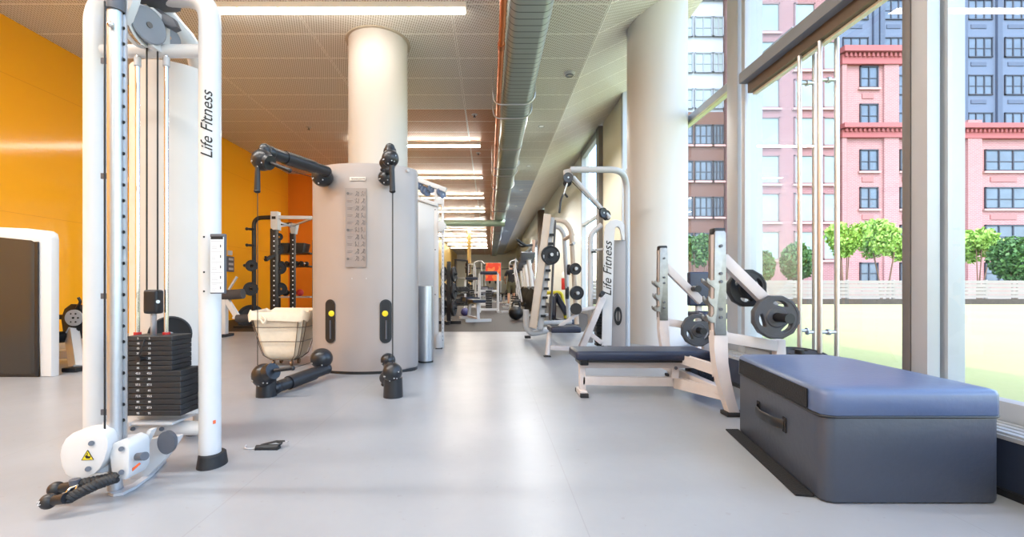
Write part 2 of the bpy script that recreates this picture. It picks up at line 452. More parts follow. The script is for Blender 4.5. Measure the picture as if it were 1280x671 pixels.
# ---------------------------------------------------------------- light
w = bpy.data.worlds.new('world'); SC.world = w; w.use_nodes = True
nt = w.node_tree; bg = nt.nodes['Background']
sky = nt.nodes.new('ShaderNodeTexSky'); sky.sky_type = 'NISHITA'; sky.sun_disc = False
sky.sun_elevation = R(50); sky.sun_rotation = R(200); sky.air_density = 1.0; sky.dust_density = 1.5
nt.links.new(sky.outputs[0], bg.inputs[0]); bg.inputs[1].default_value = SKY
sl = bpy.data.lights.new('sun', 'SUN'); sl.energy = SUN; sl.angle = R(1.0); sl.color = (1.0, 0.96, 0.9)
so = bpy.data.objects.new('sun', sl); COL.objects.link(so)
so.rotation_euler = Vector((0.28, 0.62, -0.9)).to_track_quat('-Z', 'Y').to_euler()
LAMP = mat('lit diffuser', (255, 249, 240), 0.5, emit=LAMP_E)
LAMPF = mat('lit diffuser in the far hall', (255, 244, 228), 0.5, emit=LAMP_F)
HOUS = mat('white lamp housing', (236, 234, 230), 0.4)
def light_bar(name, x0, x1, y, label, drop=0.07, group='linear ceiling lights', w=0.10):
    t = thing(name, label, 'ceiling light', ((x0 + x1) / 2, y, ZC), group)
    b = MB(); b.box(((x0 + x1) / 2, y, ZC - drop / 2), (x1 - x0, w, drop), bev=0.006)
    b.build('housing', HOUS, t)
    b = MB(); b.box(((x0 + x1) / 2, y, ZC - drop - 0.012), (x1 - x0 - 0.01, w * 0.86, 0.026), bev=0.008)
    b.build('diffuser', LAMP if y < 8 else LAMPF, t)
    for s in (0, 1):
        b = MB(); xx = x0 - 0.004 if s == 0 else x1 + 0.004
        b.box((xx, y, ZC - drop / 2 - 0.012), (0.008, w + 0.006, drop + 0.028)); b.build('end_cap', HOUS, t)
    return t
light_bar('ceiling_light', PX(258, 5.12), PX(582, 5.12), 5.12, 'long linear ceiling light nearest to the camera, in front of the round column')
names = ['first', 'second', 'third', 'fourth', 'fifth', 'sixth', 'seventh', 'eighth', 'ninth', 'tenth']
for i in range(10):
    y = 10.05 + 2.95 * i
    light_bar('ceiling_light', -3.15, -0.21, y, '%s linear ceiling light beyond the round column, counted into the hall' % names[i])
# row continued unseen overhead, lamps only; those to either side are added fill
for (x, y, e) in ((-1.75, 2.1, 1), (-1.75, -0.9, 1), (-1.75, -3.4, 1), (-4.2, 1.6, 1.4), (-4.2, -1.5, 0.6), (0.9, -1.0, 0.6)):
    a = bpy.data.lights.new('unseen_fill_lamp', 'AREA'); a.shape = 'RECTANGLE'; a.size = 2.9; a.size_y = 0.10; a.energy = ROOM_W * e; a.color = (1, 0.97, 0.93)
    o = bpy.data.objects.new('unseen_fill_lamp', a); COL.objects.link(o); o.location = (x, y, ZC - 0.09)

SC.view_settings.view_transform = 'Standard'; SC.view_settings.look = 'None'
SC.view_settings.gamma = 1.0; SC.view_settings.use_curve_mapping = False
SC.view_settings.exposure = EXPO
SC.cycles.use_denoising = True
SC.cycles.max_bounces = 10; SC.cycles.diffuse_bounces = 5; SC.cycles.transparent_max_bounces = 16
SC.cycles.sample_clamp_indirect = 8.0
# ---------------------------------------------------------------- outside
def m_lawn():
    m, nt, N, L, b = nodes_of('sunlit mown lawn')
    pos, xyz = pos_xyz(nt)
    n1 = N.new('ShaderNodeTexNoise'); n1.inputs['Scale'].default_value = 0.5; n1.inputs['Detail'].default_value = 6; L.new(pos, n1.inputs['Vector'])
    n2 = N.new('ShaderNodeTexNoise'); n2.inputs['Scale'].default_value = 30; L.new(pos, n2.inputs['Vector'])
    c = mix_rgb(nt, n1.outputs['Fac'], lin((166, 170, 112)), lin((184, 180, 128)))
    c = mix_rgb(nt, math_node(nt, 'MULTIPLY', n2.outputs['Fac'], 0.4), c, lin((140, 156, 88)))
    L.new(c, b.inputs['Base Color']); b.inputs['Roughness'].default_value = 0.9; return m
def m_brick(name, c1, c2, mortar):
    m, nt, N, L, b = nodes_of(name)
    tc = N.new('ShaderNodeNewGeometry'); s = N.new('ShaderNodeSeparateXYZ'); cx = N.new('ShaderNodeCombineXYZ')
    L.new(tc.outputs['Position'], s.inputs[0])
    L.new(math_node(nt, 'ADD', s.outputs[0], s.outputs[1]), cx.inputs[0]); L.new(s.outputs[2], cx.inputs[1])
    br = N.new('ShaderNodeTexBrick'); br.inputs['Scale'].default_value = 1.0
    br.inputs['Brick Width'].default_value = 0.30; br.inputs['Row Height'].default_value = 0.10; br.inputs['Mortar Size'].default_value = 0.012
    br.inputs['Color1'].default_value = lin(c1); br.inputs['Color2'].default_value = lin(c2); br.inputs['Mortar'].default_value = lin(mortar)
    L.new(cx.outputs[0], br.inputs['Vector']); L.new(br.outputs['Color'], b.inputs['Base Color'])
    b.inputs['Roughness'].default_value = 0.85; return m
BRICK = m_brick('red brick', (142, 98, 99), (152, 108, 108), (162, 138, 137))
BRICK2 = m_brick('mauve brick', (122, 84, 86), (136, 96, 98), (150, 124, 124))
CORN = mat('red painted cornice', (150, 84, 84), 0.7)
BLUEW = mat('blue grey cladding', (84, 99, 120), 0.6, var=0.04, scale=0.5)
BLUED = mat('dark blue grey cladding', (68, 82, 102), 0.6)
WFR = mat('dark window frames', (38, 44, 56), 0.5)
WFR2 = mat('brown window frames', (120, 92, 92), 0.6)
WGL = mat('reflective house window', (84, 98, 112), 0.2, 0.1, var=0.35, scale=0.9)
WGLP = mat('pale house window', (128, 146, 148), 0.25, 0.1, var=0.25, scale=0.7)
STONE = mat('pale stone lintels', (168, 136, 132), 0.8)
BROWNB = mat('brown cladding bands', (92, 66, 58), 0.7)

b = MB(); b.box((32, 3.8, -0.06), (59.5, 30.6, 0.1)); tag(b.build('lawn', m_lawn()), 'sunlit yellowish green lawn outside the glass doors, stretching to the low fence', 'lawn', kind='stuff')
b = MB(); b.box((40, 70, -0.10), (150, 110, 0.1)); struct(b.build('ground', mat('pale paving ground', (170, 166, 160), 0.9)))

def windows_on(bld, Y, xs, rows, fr, gl, panes=2, ac=False, sill=None):
    """windows set in a facade that faces the hall; each frame a part, its panes one sub-part"""
    for (xa, xb) in xs:
        for (ya, yb) in rows:
            x0, x1, z1, z0 = PX(xa, Y), PX(xb, Y), PZ(ya, Y), PZ(yb, Y)
            f = MB(); t = 0.09
            for (cx, cz, sx, sz) in (((x0 + x1) / 2, z1 - t / 2, x1 - x0, t), ((x0 + x1) / 2, z0 + t / 2, x1 - x0, t), (x0 + t / 2, (z0 + z1) / 2, t, z1 - z0), (x1 - t / 2, (z0 + z1) / 2, t, z1 - z0)):
                f.box((cx, Y - 0.03, cz), (sx, 0.16, sz))
            for k in range(1, panes): f.box((x0 + (x1 - x0) * k / panes, Y - 0.02, (z0 + z1) / 2), (0.09, 0.14, z1 - z0))
            if panes > 1: f.box(((x0 + x1) / 2, Y - 0.015, (z0 + z1) / 2 - 0.1), (x1 - x0, 0.1, 0.06))
            fo = f.build('window', fr, bld, smooth=0)
            g = MB(); g.box(((x0 + x1) / 2, Y - 0.005, (z0 + z1) / 2), (x1 - x0 - 0.02, 0.05, z1 - z0 - 0.02)); g.build('pane', gl, fo, smooth=0)
            if sill:
                s = MB(); s.box(((x0 + x1) / 2, Y - 0.08, z0 - 0.09), (x1 - x0 + 0.25, 0.2, 0.15)); s.build('sill', sill, bld, smooth=0)
            if ac:
                s = MB(); s.box(((x0 + x1) / 2 - 0.05 * (x1 - x0), Y - 0.02, z0 - 0.62), ((x1 - x0) * 0.62, 0.08, 0.36)); s.build('vent_grille', ac, bld, smooth=0)
# red brick building on the left of the view
Y = 33.0
bA = thing('apartment_building', 'mauve brick apartment building with pale tall windows, seen past the door handles', 'building', (PX(996, Y), Y + 4, 0))
x0, x1 = PX(936, Y), PX(1046, Y)
b = MB(); b.box(((x0 + x1) / 2, Y + 4, 15), (x1 - x0, 8, 30)); b.build('wall', BRICK2, bA, smooth=0)
rows = [(-43 + 47.4 * k, -7 + 47.4 * k) for k in range(8)]
windows_on(bA, Y, [(948, 974), (992, 1018), (1028, 1044)], rows, WFR2, WGLP, 1, sill=STONE)
# red tower and wing
Y = 33.6
bB = thing('brick_building', 'red brick building with toothed cornices, a taller end beside a lower wing', 'building', (PX(1170, Y), Y + 3.5, 0))
xa, xb, xc = PX(1050, Y), PX(1123, Y), PX(1400, Y)
b = MB(); b.box(((xa + xb) / 2, Y + 3, PZ(66, Y) / 2), (xb - xa, 6, PZ(66, Y))); b.box(((xb + xc) / 2, Y + 3.2, PZ(158, Y) / 2), (xc - xb, 6, PZ(158, Y)))
b.box((PX(1053, Y), Y - 0.06, PZ(66, Y) / 2), (0.35, 0.3, PZ(66, Y))); b.box((PX(1112, Y), Y - 0.06, PZ(66, Y) / 2), (1.1, 0.24, PZ(66, Y)))
b.box((PX(1218, Y), Y + 0.1, PZ(150, Y) / 2), (1.05, 0.3, PZ(150, Y)))
b.build('wall', BRICK, bB, smooth=0)
def cornice(x0, x1, ya, yb, Yf):
    b = MB(); z1, z0 = PZ(ya, Y), PZ(yb, Y); h = z1 - z0
    b.box(((x0 + x1) / 2, Yf - 0.28, z1 - h * .17), (x1 - x0 + 0.3, 0.75, h * .34)); b.box(((x0 + x1) / 2, Yf - 0.1, z0 + h * .3), (x1 - x0 + 0.1, 0.4, h * .6))
    n = int((x1 - x0) / 0.32)
    for k in range(n): b.box((x0 + (k + .5) * (x1 - x0) / n, Yf - 0.32, z0 + h * .52), (0.16, 0.26, h * .22))
    b.build('cornice', CORN, bB, smooth=0)
cornice(xa, PX(1127, Y), 62, 82, Y); cornice(xa, xb, 157, 173, Y); cornice(xb, xc, 156, 173, Y + 0.2)
rows = [(83 + 0, 110), (130, 157), (187, 214), (234, 261), (281, 308), (328, 352)]
VENT = mat('brown vent grille', (150, 100, 98), 0.7)
windows_on(bB, Y, [(1074, 1097)], rows, WFR, WGL, 2, ac=VENT, sill=STONE)
windows_on(bB, Y + 0.2, [(1124, 1146), (1160, 1190), (1230, 1283), (1300, 1350)], rows[2:], WFR, WGL, 3, ac=VENT, sill=STONE)
# blue grey building behind
Y = 42.0
bC = thing('tower_block', 'blue grey clad tower block with dark triple windows rising behind the red building', 'building', (PX(1200, Y), Y + 5, 0))
xa, xb = PX(1046, Y), PX(1420, Y)
b = MB(); b.box(((xa + xb) / 2, Y + 5, 19), (xb - xa, 10, 38)); b.build('wall', BLUEW, bC, smooth=0)
b = MB()
for px in (1093, 1101, 1140, 1204, 1247): b.box((PX(px, Y), Y - 0.1, 19), (0.45, 0.25, 38))
b.build('pilaster', BLUED, bC, smooth=0)
rows = [(0 - 47 + 47 * k, 25 - 47 + 47 * k) for k in range(5)]
windows_on(bC, Y, [(1053, 1085), (1104, 1132), (1160, 1190), (1209, 1240), (1255, 1287), (1300, 1332)], rows, WFR, WGL, 3, ac=BLUED)
# brown banded building behind the column side
Y = 36.0
bD = thing('office_building', 'brown banded building seen through the glass just right of the white column', 'building', (PX(880, Y), Y + 4, 0))
xa, xb = PX(838, Y), PX(905, Y)
zs_ = PZ(140, Y)
b = MB(); b.box(((xa + xb) / 2, Y + 4, zs_ / 2), (xb - xa, 8, zs_)); b.build('lower_wall', BROWNB, bD, smooth=0)
b = MB(); b.box(((xa + xb) / 2, Y + 4.02, zs_ / 2 + 15), (xb - xa - .1, 7.9, 30 - zs_)); b.build('upper_wall', mat('cladding paled by painted haze', (146, 158, 168), .5), bD, smooth=0)  # upper storeys coloured pale to imitate reflection and haze on the glass
windows_on(bD, Y, [(843, 866), (868, 890), (891, 904)], [(156 + 45 * k, 181 + 45 * k) for k in range(4)], WFR, WGL, 3, sill=STONE)
windows_on(bD, Y, [(843, 866), (868, 890), (891, 904)], [(156 - 45 * 4 + 45 * k, 181 - 45 * 4 + 45 * k) for k in range(4)], mat('frames paled by painted haze', (116, 126, 136), .5), WGLP, 2)  # upper windows carry the same haze in their frame colour

# fence along the lawn
Y = 19.3
fe = thing('fence', 'low pale plank fence on a dark stone kerb along the far edge of the lawn', 'fence', (18, Y, 0))
b = MB()
for k in range(5):
    z = 0.32 + 0.155 * k
    b.box((20, Y, z), (34, 0.04, 0.135))
b.build('planks', mat('weathered pale planks', (132, 127, 122), 0.8, var=0.1, scale=2), fe, smooth=0)
b = MB()
for k in range(18): b.box((3.5 + 2 * k, Y + 0.05, 0.52), (0.09, 0.09, 1.04))
b.build('post', mat('grey fence posts', (150, 146, 140), 0.8), fe, smooth=0)
b = MB(); b.box((20, Y, 0.10), (34, 0.30, 0.24)); b.build('kerb', mat('dark stone kerb', (66, 60, 54), 0.9, var=0.5, scale=6), fe, smooth=0)

# trees and clipped bushes beyond the fence
LEAF_L = mat('light green leaves', (134, 172, 74), 0.6, var=0.3, scale=2)
LEAF_D = mat('deep green leaves', (66, 104, 50), 0.6, var=0.3, scale=2)
BARK = mat('brown bark', (110, 88, 70), 0.9)
def leafy(mb, c, rad, n, size, rnd, hollow=0.35):
    for _ in range(n):
        d = Vector((rnd.gauss(0, 1), rnd.gauss(0, 1), rnd.gauss(0, 1))).normalized()
        r = rnd.uniform(hollow, 1) ** 0.6
        p = Vector(c) + Vector((d.x * rad[0], d.y * rad[1], d.z * rad[2])) * r
        a = Vector((rnd.gauss(0, 1), rnd.gauss(0, 1), rnd.gauss(0, 1))).normalized(); u = a.orthogonal().normalized(); v = a.cross(u)
        s = size * rnd.uniform(.6, 1.3)
        mb.quad(p + u * s, p + v * s * .55, p - u * s, p - v * s * .55)
def tree(name, label, cat, pxa, pxb, pyt, pyb, Y, leaf, trunk, group, seed, n=3600, size=0.115):
    rnd = random.Random(seed); x0, x1, z1, z0 = PX(pxa, Y), PX(pxb, Y), PZ(pyt, Y), max(0.1, PZ(pyb, Y))
    xc = (x0 + x1) / 2; t = thing(name, label, cat, (xc, Y, -0.05), group)
    mb = MB(); w = (x1 - x0) / 2; h = (z1 - z0) / 2
    if trunk:
        for k in range(9):
            a = rnd.uniform(0, 6.28); rr = rnd.uniform(.1, .62)
            leafy(mb, (xc + math.cos(a) * rr * w, Y + math.sin(a) * rr * w, z0 + h * rnd.uniform(.7, 1.55)), (w * .48, w * .48, h * .42), n // 9, size, rnd, .1)
    else: leafy(mb, (xc, Y, (z0 + z1) / 2), (w, w, h), n, size, rnd)
    mb.build('foliage', leaf, t, smooth=0)
    tb = MB()
    for k in range(5 if trunk else 2):
        a = rnd.uniform(0, 6.28); q = (xc + math.cos(a) * w * .5, Y + math.sin(a) * w * .4, z0 + h * .9)
        tb.tube([(xc + math.cos(a) * .12, Y + math.sin(a) * .12, -0.05), (xc + math.cos(a) * .2, Y + math.sin(a) * .2, z0 * .6), q], [0.06, 0.02], seg=7, bend=.2)
    tb.build('trunk', BARK, t)
    return t
tree('tree', 'light green many-stemmed tree beyond the fence, just right of the door handles', 'tree', 1033, 1082, 276, 338, 21.2, LEAF_L, True, 'light green trees', 1)
tree('tree', 'light green many-stemmed tree beyond the fence, close left of the heavy window post', 'tree', 1078, 1134, 270, 338, 21.8, LEAF_L, True, 'light green trees', 2)
tree('tree', 'light green tree beyond the fence, just right of the heavy window post', 'tree', 1196, 1248, 278, 340, 23.2, LEAF_L, True, 'light green trees', 3)
tree('tree', 'green tree seen through the glass between the white column and the window post', 'tree', 846, 896, 282, 345, 21.6, LEAF_D, True, 'light green trees', 4)
tree('bush', 'dark green bush beyond the fence, between the first two door handles', 'bush', 978, 1014, 303, 352, 20.6, LEAF_D, False, 'bushes beyond the fence', 5, 2400, .10)
tree('bush', 'small dark green bush beyond the fence at the foot of the slim window post', 'bush', 944, 967, 312, 352, 20.6, LEAF_D, False, 'bushes beyond the fence', 6, 1600, .09)
tree('bush', 'round green bush beyond the fence at the right edge of the view', 'bush', 1244, 1292, 295, 352, 20.3, LEAF_D, False, 'bushes beyond the fence', 7, 3000, .10)
#tree('bush', 'low bush behind the light green tree right of the window post', 'bush', 1210, 1236, 330, 352, 20.0, LEAF_D, False, 'bushes beyond the fence', 8, 1000, .13)
# ---------------------------------------------------------------- tall white cable machine, front left
Yt = 1.88
cm = thing('cable_machine', 'tall white tubular cable machine with a black weight stack, nearest at the front left', 'cable machine', (PX(195, Yt), Yt, 0))
rt = 0.042
zt = PZ(0, Yt) + 0.01
xl, xr = PX(120, Yt), PX(262.5, Yt)
b = MB(); b.tube([(xl, Yt, 0.03), (xl, Yt, zt), (PX(192, Yt), Yt, zt + 0.01)], rt, 22, bend=0.19, n=10); b.build('upright_tube', WHITE, cm)
b = MB(); b.tube([(xr, Yt, 0.03), (xr, Yt, zt), (PX(196, Yt), Yt, zt + 0.01)], rt, 22, bend=0.19, n=10); rtube = b.build('upright_tube', WHITE, cm)
b = MB(); b.tube([(-1.44, 1.92, zt), (-1.50, 2.33, zt - 0.02), (-1.50, 2.33, 0.03)], rt, 20, bend=0.22, n=10); b.build('rear_tube', WHITE, cm)
b = MB(); b.tube([(xl, Yt, PZ(64, Yt)), (xr, Yt, PZ(64, Yt))], 0.027, 16); b.build('top_crossbar', WHITE, cm)
b = MB(); b.tube([(xl, Yt, PZ(535, Yt)), (xr, Yt, PZ(535, Yt))], 0.030, 16)
bb = b.build('bottom_crossbar', WHITE, cm)
for px in (166, 202):
    b = MB(); b.cyl(P(px, 536, Yt - 0.028), P(px, 536, Yt - 0.038), 0.009, seg=12); b.build('bolt', GREYPLASTIC, bb)
# rubber feet
def boot(x, y, dx=0.0):
    b = MB(); b.lathe([(0, 0.052), (0.044, 0.052), (0.048, 0.048), (0.052, 0.015), (0.054, 0.0), (0, 0)], (0, 0, 0), seg=26)
    b.xform(Matrix.Diagonal((1.0, 1.25, 1, 1))); b.xform(Matrix.Translation((x + dx, y, 0))); return b
boot(xl, Yt).build('foot', RUBBER, cm); boot(xr, Yt, 0.01).build('foot', RUBBER, cm); boot(-1.50, 2.30).build('foot', RUBBER, cm)
# curved back shroud
xs = PX(202, 2.2)
b = MB(); rs = 0.192
sec = [(xs + rs * math.sin(a), 2.30 - rs * 0.95 * math.cos(a)) for a in [R(-100 + 200 * k / 26) for k in range(27)]]
ring = [(x, y, 0.12) for x, y in sec] + [(xs + (rs - .012) * math.sin(a), 2.30 - (rs * .95 - .012) * math.cos(a), 0.12) for a in [R(100 - 200 * k / 26) for k in range(27)]]
b.prism(ring, (0, 0, PZ(74, 2.12) - 0.12)); b.build('back_shroud', mat('warm white shroud', (212, 204, 196), .35, var=.03), cm, smooth=50)
# front adjustment post with holes, carriage cable, tabs
xp, yp = PX(144, 1.63), 1.63
b = MB(); b.cyl((xp, yp, 0.012), (xp, yp, zt + 0.06), 0.0235, seg=22)
b.box((xp + 0.021, yp + 0.012, (zt + .1) / 2 + .05), (0.024, 0.006, zt - 0.05))
post = b.build('adjustment_post', STEEL, cm)
b = MB()
for k in range(29):
    z = 0.26 + 0.0575 * k
    b.cyl((xp + 0.023, yp + 0.0095, z), (xp + 0.023, yp + 0.0075, z), 0.0065, seg=10)
b.build('pin_holes', INK, post)
b = MB(); b.box((PX(129, 1.72), 1.74, PZ(220, 1.74)), (0.05, 0.006, 0.022)); 
for y in (76, 370, 515): b.box((PX(129, 1.72), 1.74, PZ(y, 1.74)), (0.05, 0.006, 0.022))
b.build('cable_tabs', GREYPLASTIC, cm)
for y in (76, 220, 370, 515):
    pass
b = MB(); b.cyl((PX(131, 1.585), 1.585, PZ(545, 1.585)), (PX(131, 1.585), 1.585, PZ(2, 1.585)), 0.0032, seg=8); b.build('front_cable', CABLE, cm)
b = MB(); b.cyl((xp, yp, PZ(8, 1.6)), (xp, yp, PZ(-22, 1.6)), 0.031, seg=20); b.build('post_collar', GREYPLASTIC, post)
b = MB(); b.ball((PX(139, 1.60), 1.598, PZ(31, 1.6)), 0.011, seg=12); b.build('stop_knob', CHROME, post)
# head: dark cowl, white gusset, pulleys
b = MB()
pts = [P(x, y, 1.86) for x, y in ((140, -8), (168, 4), (176, 6), (197, 10), (216, 22), (221, 33), (214, 36), (198, 27), (176, 19), (160, 14), (146, 5))]
b.prism(pts, (0.0, 0.035, 0.0), bev=0.008)
b.box(P(183, -8, 1.86), (0.20, 0.17, 0.075), bev=0.03)
b.build('head_cowl', GREYPLASTIC, cm)
b = MB(); b.prism([P(x, y, 1.70) for x, y in ((146, -14), (170, -14), (164, 6), (158, 22), (153, 27), (148, 22))], (0.004, 0.03, 0), bev=0.004); gus = b.build('gusset', WHITE, cm)
b = MB(); b.cyl(P(153.5, 21, 1.70), P(153.5, 21, 1.685), 0.009, seg=12); b.build('bolt', STEEL, gus)
b = MB(); b.box(P(199, 42, 1.86), (0.022, 0.10, 0.16), bev=0.004); b.box(P(192, 30, 1.92), (0.012, 0.1, 0.12)); b.build('pulley_bracket', WHITE, cm)
def pulley(c, r, w, parent, m=GREYPLASTIC, hubm=INKG, axis=(1, 0, 0)):
    b = MB(); q = Vector(axis).normalized(); c = Vector(c)
    b.lathe([(0, -w / 2), (r * .9, -w / 2), (r, -w * .42), (r, -w * .3), (r * .82, 0), (r, w * .3), (r, w * .42), (r * .93, w / 2), (r * .86, w * .42), (0, w * .42)], c, q, seg=36)
    o = b.build('pulley', m, parent)
    h = MB(); h.cyl(c - q * (w * .55), c + q * (w * .55), r * .16, seg=14); h.build('axle', hubm, o)
    return o
pcs = P(182, 32, 1.80)
b = MB(); b.lathe([(0.079, -0.008), (0.083, 0.0), (0.079, 0.008), (0.070, 0.006), (0.070, -0.006), (0.079, -0.008)], pcs + V(-0.038, 0.0, 0), (1, 0, 0), seg=36); b.lathe([(0.077, -0.005), (0.081, 0.0), (0.077, 0.005), (0.066, 0.004), (0.066, -0.004), (0.077, -0.005)], pcs + V(-0.010, 0, 0), (1, 0, 0), seg=36)
b.build('pulley_guard', WHITE, cm)
PGR = mat('mid grey pulley', (128, 132, 140), .4)
pulley(pcs + V(0.004, 0, 0), 0.072, 0.034, cm, PGR, axis=(.96, -.28, 0)); pulley(P(209, 48, 1.95), 0.052, 0.03, cm, PGR, mat('tan hub', (190, 150, 124), .5), axis=(.9, -.4, 0))
# guide rods, lift cables
for px in (172, 208):
    b = MB(); x = PX(px, 1.87); b.cyl((x, 1.87, 0.22), (x, 1.87, PZ(70, 1.87)), 0.0085, seg=14); g = b.build('guide_rod', CHROME, cm)
    b = MB(); b.cyl((x, 1.87, PZ(83, 1.87)), (x, 1.87, PZ(72, 1.87)), 0.013, seg=14); b.build('rod_collar', WHITE2, g)
    b = MB(); b.cyl((x, 1.87, PZ(421, 1.87)), (x, 1.87, PZ(415, 1.87)), 0.014, seg=14); b.build('rod_washer', RED, g)
for px in (183.5, 197):
    b = MB(); x = PX(px, 1.85); b.cyl((x, 1.85, PZ(364, 1.85)), (x, 1.85, PZ(48, 1.85)), 0.0032, seg=8); b.build('lift_cable', CABLE, cm)
# weight stack
stf = 1.80
z0, z1, z2 = PZ(520, stf), PZ(463, stf), PZ(420, stf)
XS0, XS1, XS2 = PX(157, stf), PX(215, stf), PX(226, stf)
vals = ['5', '10', '15', '20', '25', '30', '35', '42.5', '50', '57.5', '65', '72.5', '80', '87.5', '95']
zc = []
for k in range(15):
    if k < 7: zt1 = z2 - (z2 - z1) * k / 7; h = (z2 - z1) / 7; xr1 = XS1
    else: zt1 = z1 - (z1 - z0) * (k - 7) / 8; h = (z1 - z0) / 8; xr1 = XS2
    b = MB(); b.box(((XS0 + xr1) / 2, stf + 0.06, zt1 - h / 2), (xr1 - XS0, 0.12, h - 0.0012), bev=0.0018, seg=1)
    pl = b.build('weight_plate', IRON, cm)
    zc.append(zt1 - h / 2)
    for dx in (0.052, 0.098):
        lettering(vals[k], frame_mat((XS0 + dx - 0.002, stf - 0.0004, zt1 - h / 2), (1, 0, 0), (0, 0, 1)), 0.0115, LABELW, pl, depth=0.0004)
    b = MB(); b.cyl((XS0 + 0.075, stf - 0.0004, zt1 - h / 2), (XS0 + 0.075, stf + 0.002, zt1 - h / 2), 0.0045, seg=10); b.build('pin_hole', INK, pl)
b = MB(); b.cyl((XS0 + 0.072, stf - 0.03, zc[4]), (XS0 + 0.075, stf + 0.02, zc[4]), 0.012, 0.006, seg=14); b.build('selector_pin', BLACK, cm)
b = MB(); b.tube([(XS0 + 0.072, stf - 0.028, zc[4]), (XS0 + .085, stf - .03, zc[2]), (XS0 + 0.083, stf - 0.006, zc[0])], 0.003, 8, bend=0.02); b.build('pin_lanyard', INK, cm)
b = MB(); b.box(P(192, 377, 1.83), (0.058, 0.045, 0.098), bev=0.012, seg=3); cb = b.build('carriage_block', BLACK, cm)
b = MB(); b.cyl(P(197.5, 377, 1.807), P(197.5, 377, 1.80), 0.007, seg=10); b.build('bolt', STEEL, cb)
b = MB(); b.cyl(P(192, 393, 1.83), P(192, 421, 1.85), 0.011, seg=14); b.cyl(P(192, 390, 1.83), P(192, 405, 1.84), 0.007, seg=12); b.build('selector_stem', STEEL, cm)
pulley(P(213, 418, 1.99), 0.082, 0.03, cm, IRON, WHITE2, axis=(0.55, -0.84, 0))
b = MB(); b.box((PX(190, 1.86), 1.87, PZ(524, 1.86)), (0.26, 0.15, 0.010), bev=0.003); b.box((PX(172, 1.86), 1.80, PZ(524, 1.86)), (0.05, 0.02, 0.014)); b.build('stack_base', WHITE2, cm)
# low pulley carriage on the post
Yc = 1.56
out = [(73.7, 569), (76, 558), (81, 548.6), (89, 542), (99, 538.4), (110, 536), (121, 536.5), (130, 541), (134.7, 549), (134.7, 561), (130, 576), (124.6, 586), (117, 593), (107, 598), (96.6, 599.5), (88, 598), (81, 593), (76, 583)]
b = MB(); b.prism([P(x, y, Yc) for x, y in out], (-0.01, 0.06, 0), bev=0.009); hs = b.build('pulley_housing', WHITE, cm, smooth=50)
for (x, y) in ((114, 554), (110, 586)):
    b = MB(); b.cyl(P(x, y, Yc - 0.001), P(x, y, Yc - 0.008), 0.0088, seg=14); b.build('bolt', GREYPLASTIC, hs)
b = MB(); b.prism([P(102, 575, Yc - 0.0015), P(109.5, 562.5, Yc - 0.0015), P(117, 574.5, Yc - 0.0015)], (0, 0.001, 0)); ws = b.build('warning_triangle', YELLOW, hs, smooth=0)
b = MB()
tri = [P(102, 575, Yc - 0.0022), P(109.5, 562.5, Yc - 0.0022), P(117, 574.5, Yc - 0.0022)]
for i in range(3): b.bar(tri[i], tri[(i + 1) % 3], 0.0008, 0.0022, up=(0, 1, 0))
b.prism([P(x, y, Yc - 0.0022) for x, y in ((106, 570), (108, 568.5), (111, 570.5), (113.5, 569.5), (112, 573), (107.5, 573))], (0, 0.0006, 0)); b.box(P(109, 567.3, Yc - .0022), (0.003, .0006, .006))
b.build('warning_symbol', INK, ws, smooth=0)
b = MB(); b.cyl((xp - 0.03, yp - 0.012, PZ(590, 1.6)), (xp - 0.03, yp - 0.012, PZ(567, 1.6)), 0.027, seg=24); b.cyl((xp - 0.03, yp - 0.012, PZ(567, 1.6)), (xp - 0.03, yp - 0.012, PZ(563.5, 1.6)), 0.029, seg=24); cl = b.build('swivel_clamp', WHITE, cm)
b = MB(); b.box((xp - 0.022, yp - 0.040, PZ(577, 1.6)), (0.026, 0.002, 0.012)); b.build('swivel_label', INK, cl)
out = [(135, 560), (141, 554), (150, 551), (158, 554), (161, 560), (161, 592), (156, 600), (147, 598), (139, 589)]
b = MB(); b.prism([P(x, y, 1.585) for x, y in out], (0, 0.10, 0.0), bev=0.006); ca = b.build('carriage', WHITE, cm, smooth=50)
for y in (561, 590):
    b = MB(); b.cyl(P(151.5, y, 1.584), P(151.5, y, 1.576), 0.0085, seg=14); b.build('bolt', GREYPLASTIC, ca)
b = MB(); b.cyl(P(160, 547, 1.66), P(160, 570, 1.66), 0.042, seg=28); b.build('carriage_sleeve', WHITE, cm)
b = MB(); b.cyl(P(167, 571, 1.63), P(181, 570, 1.60), 0.012, 0.015, seg=16); b.build('pop_pin', GREYPLASTIC, cm)
# curved front foot
out = [(138, 612), (150, 606), (166, 595), (178, 580), (183, 560), (186, 549), (204, 545), (224, 545), (222, 550), (214, 562), (203, 576), (186, 594), (168, 606), (150, 614)]
b = MB(); b.prism([P(x, y, 1.74) for x, y in out], (0.0, 0.03, 0), bev=0.006)
b.prism([P(x, y, 1.70) for x, y in ((173, 556), (185, 537), (190, 537), (176, 566))], (0, 0.03, 0), bev=0.004)
ft = b.build('front_foot', WHITE, cm, smooth=50)
b = MB(); b.lathe([(0, 0), (0.032, 0.0), (0.034, 0.004), (0.034, 0.02), (0, 0.02)], P(212, 551, 1.735), (0, -1, 0), seg=28); b.xform(Matrix.Translation(P(212, 551, 1.73)) @ Matrix.Diagonal((1, 1, 1.3, 1)) @ Matrix.Translation(-P(212, 551, 1.73))); b.build('foot_disc', GREYPLASTIC, ft)
b = MB(); b.prism([P(163, 587, 1.6), P(174, 578, 1.6), P(175.5, 580, 1.6), P(164.5, 590, 1.6)], (0, 0.002, 0)); b.build('caution_sticker', ORANGE_S, ca)
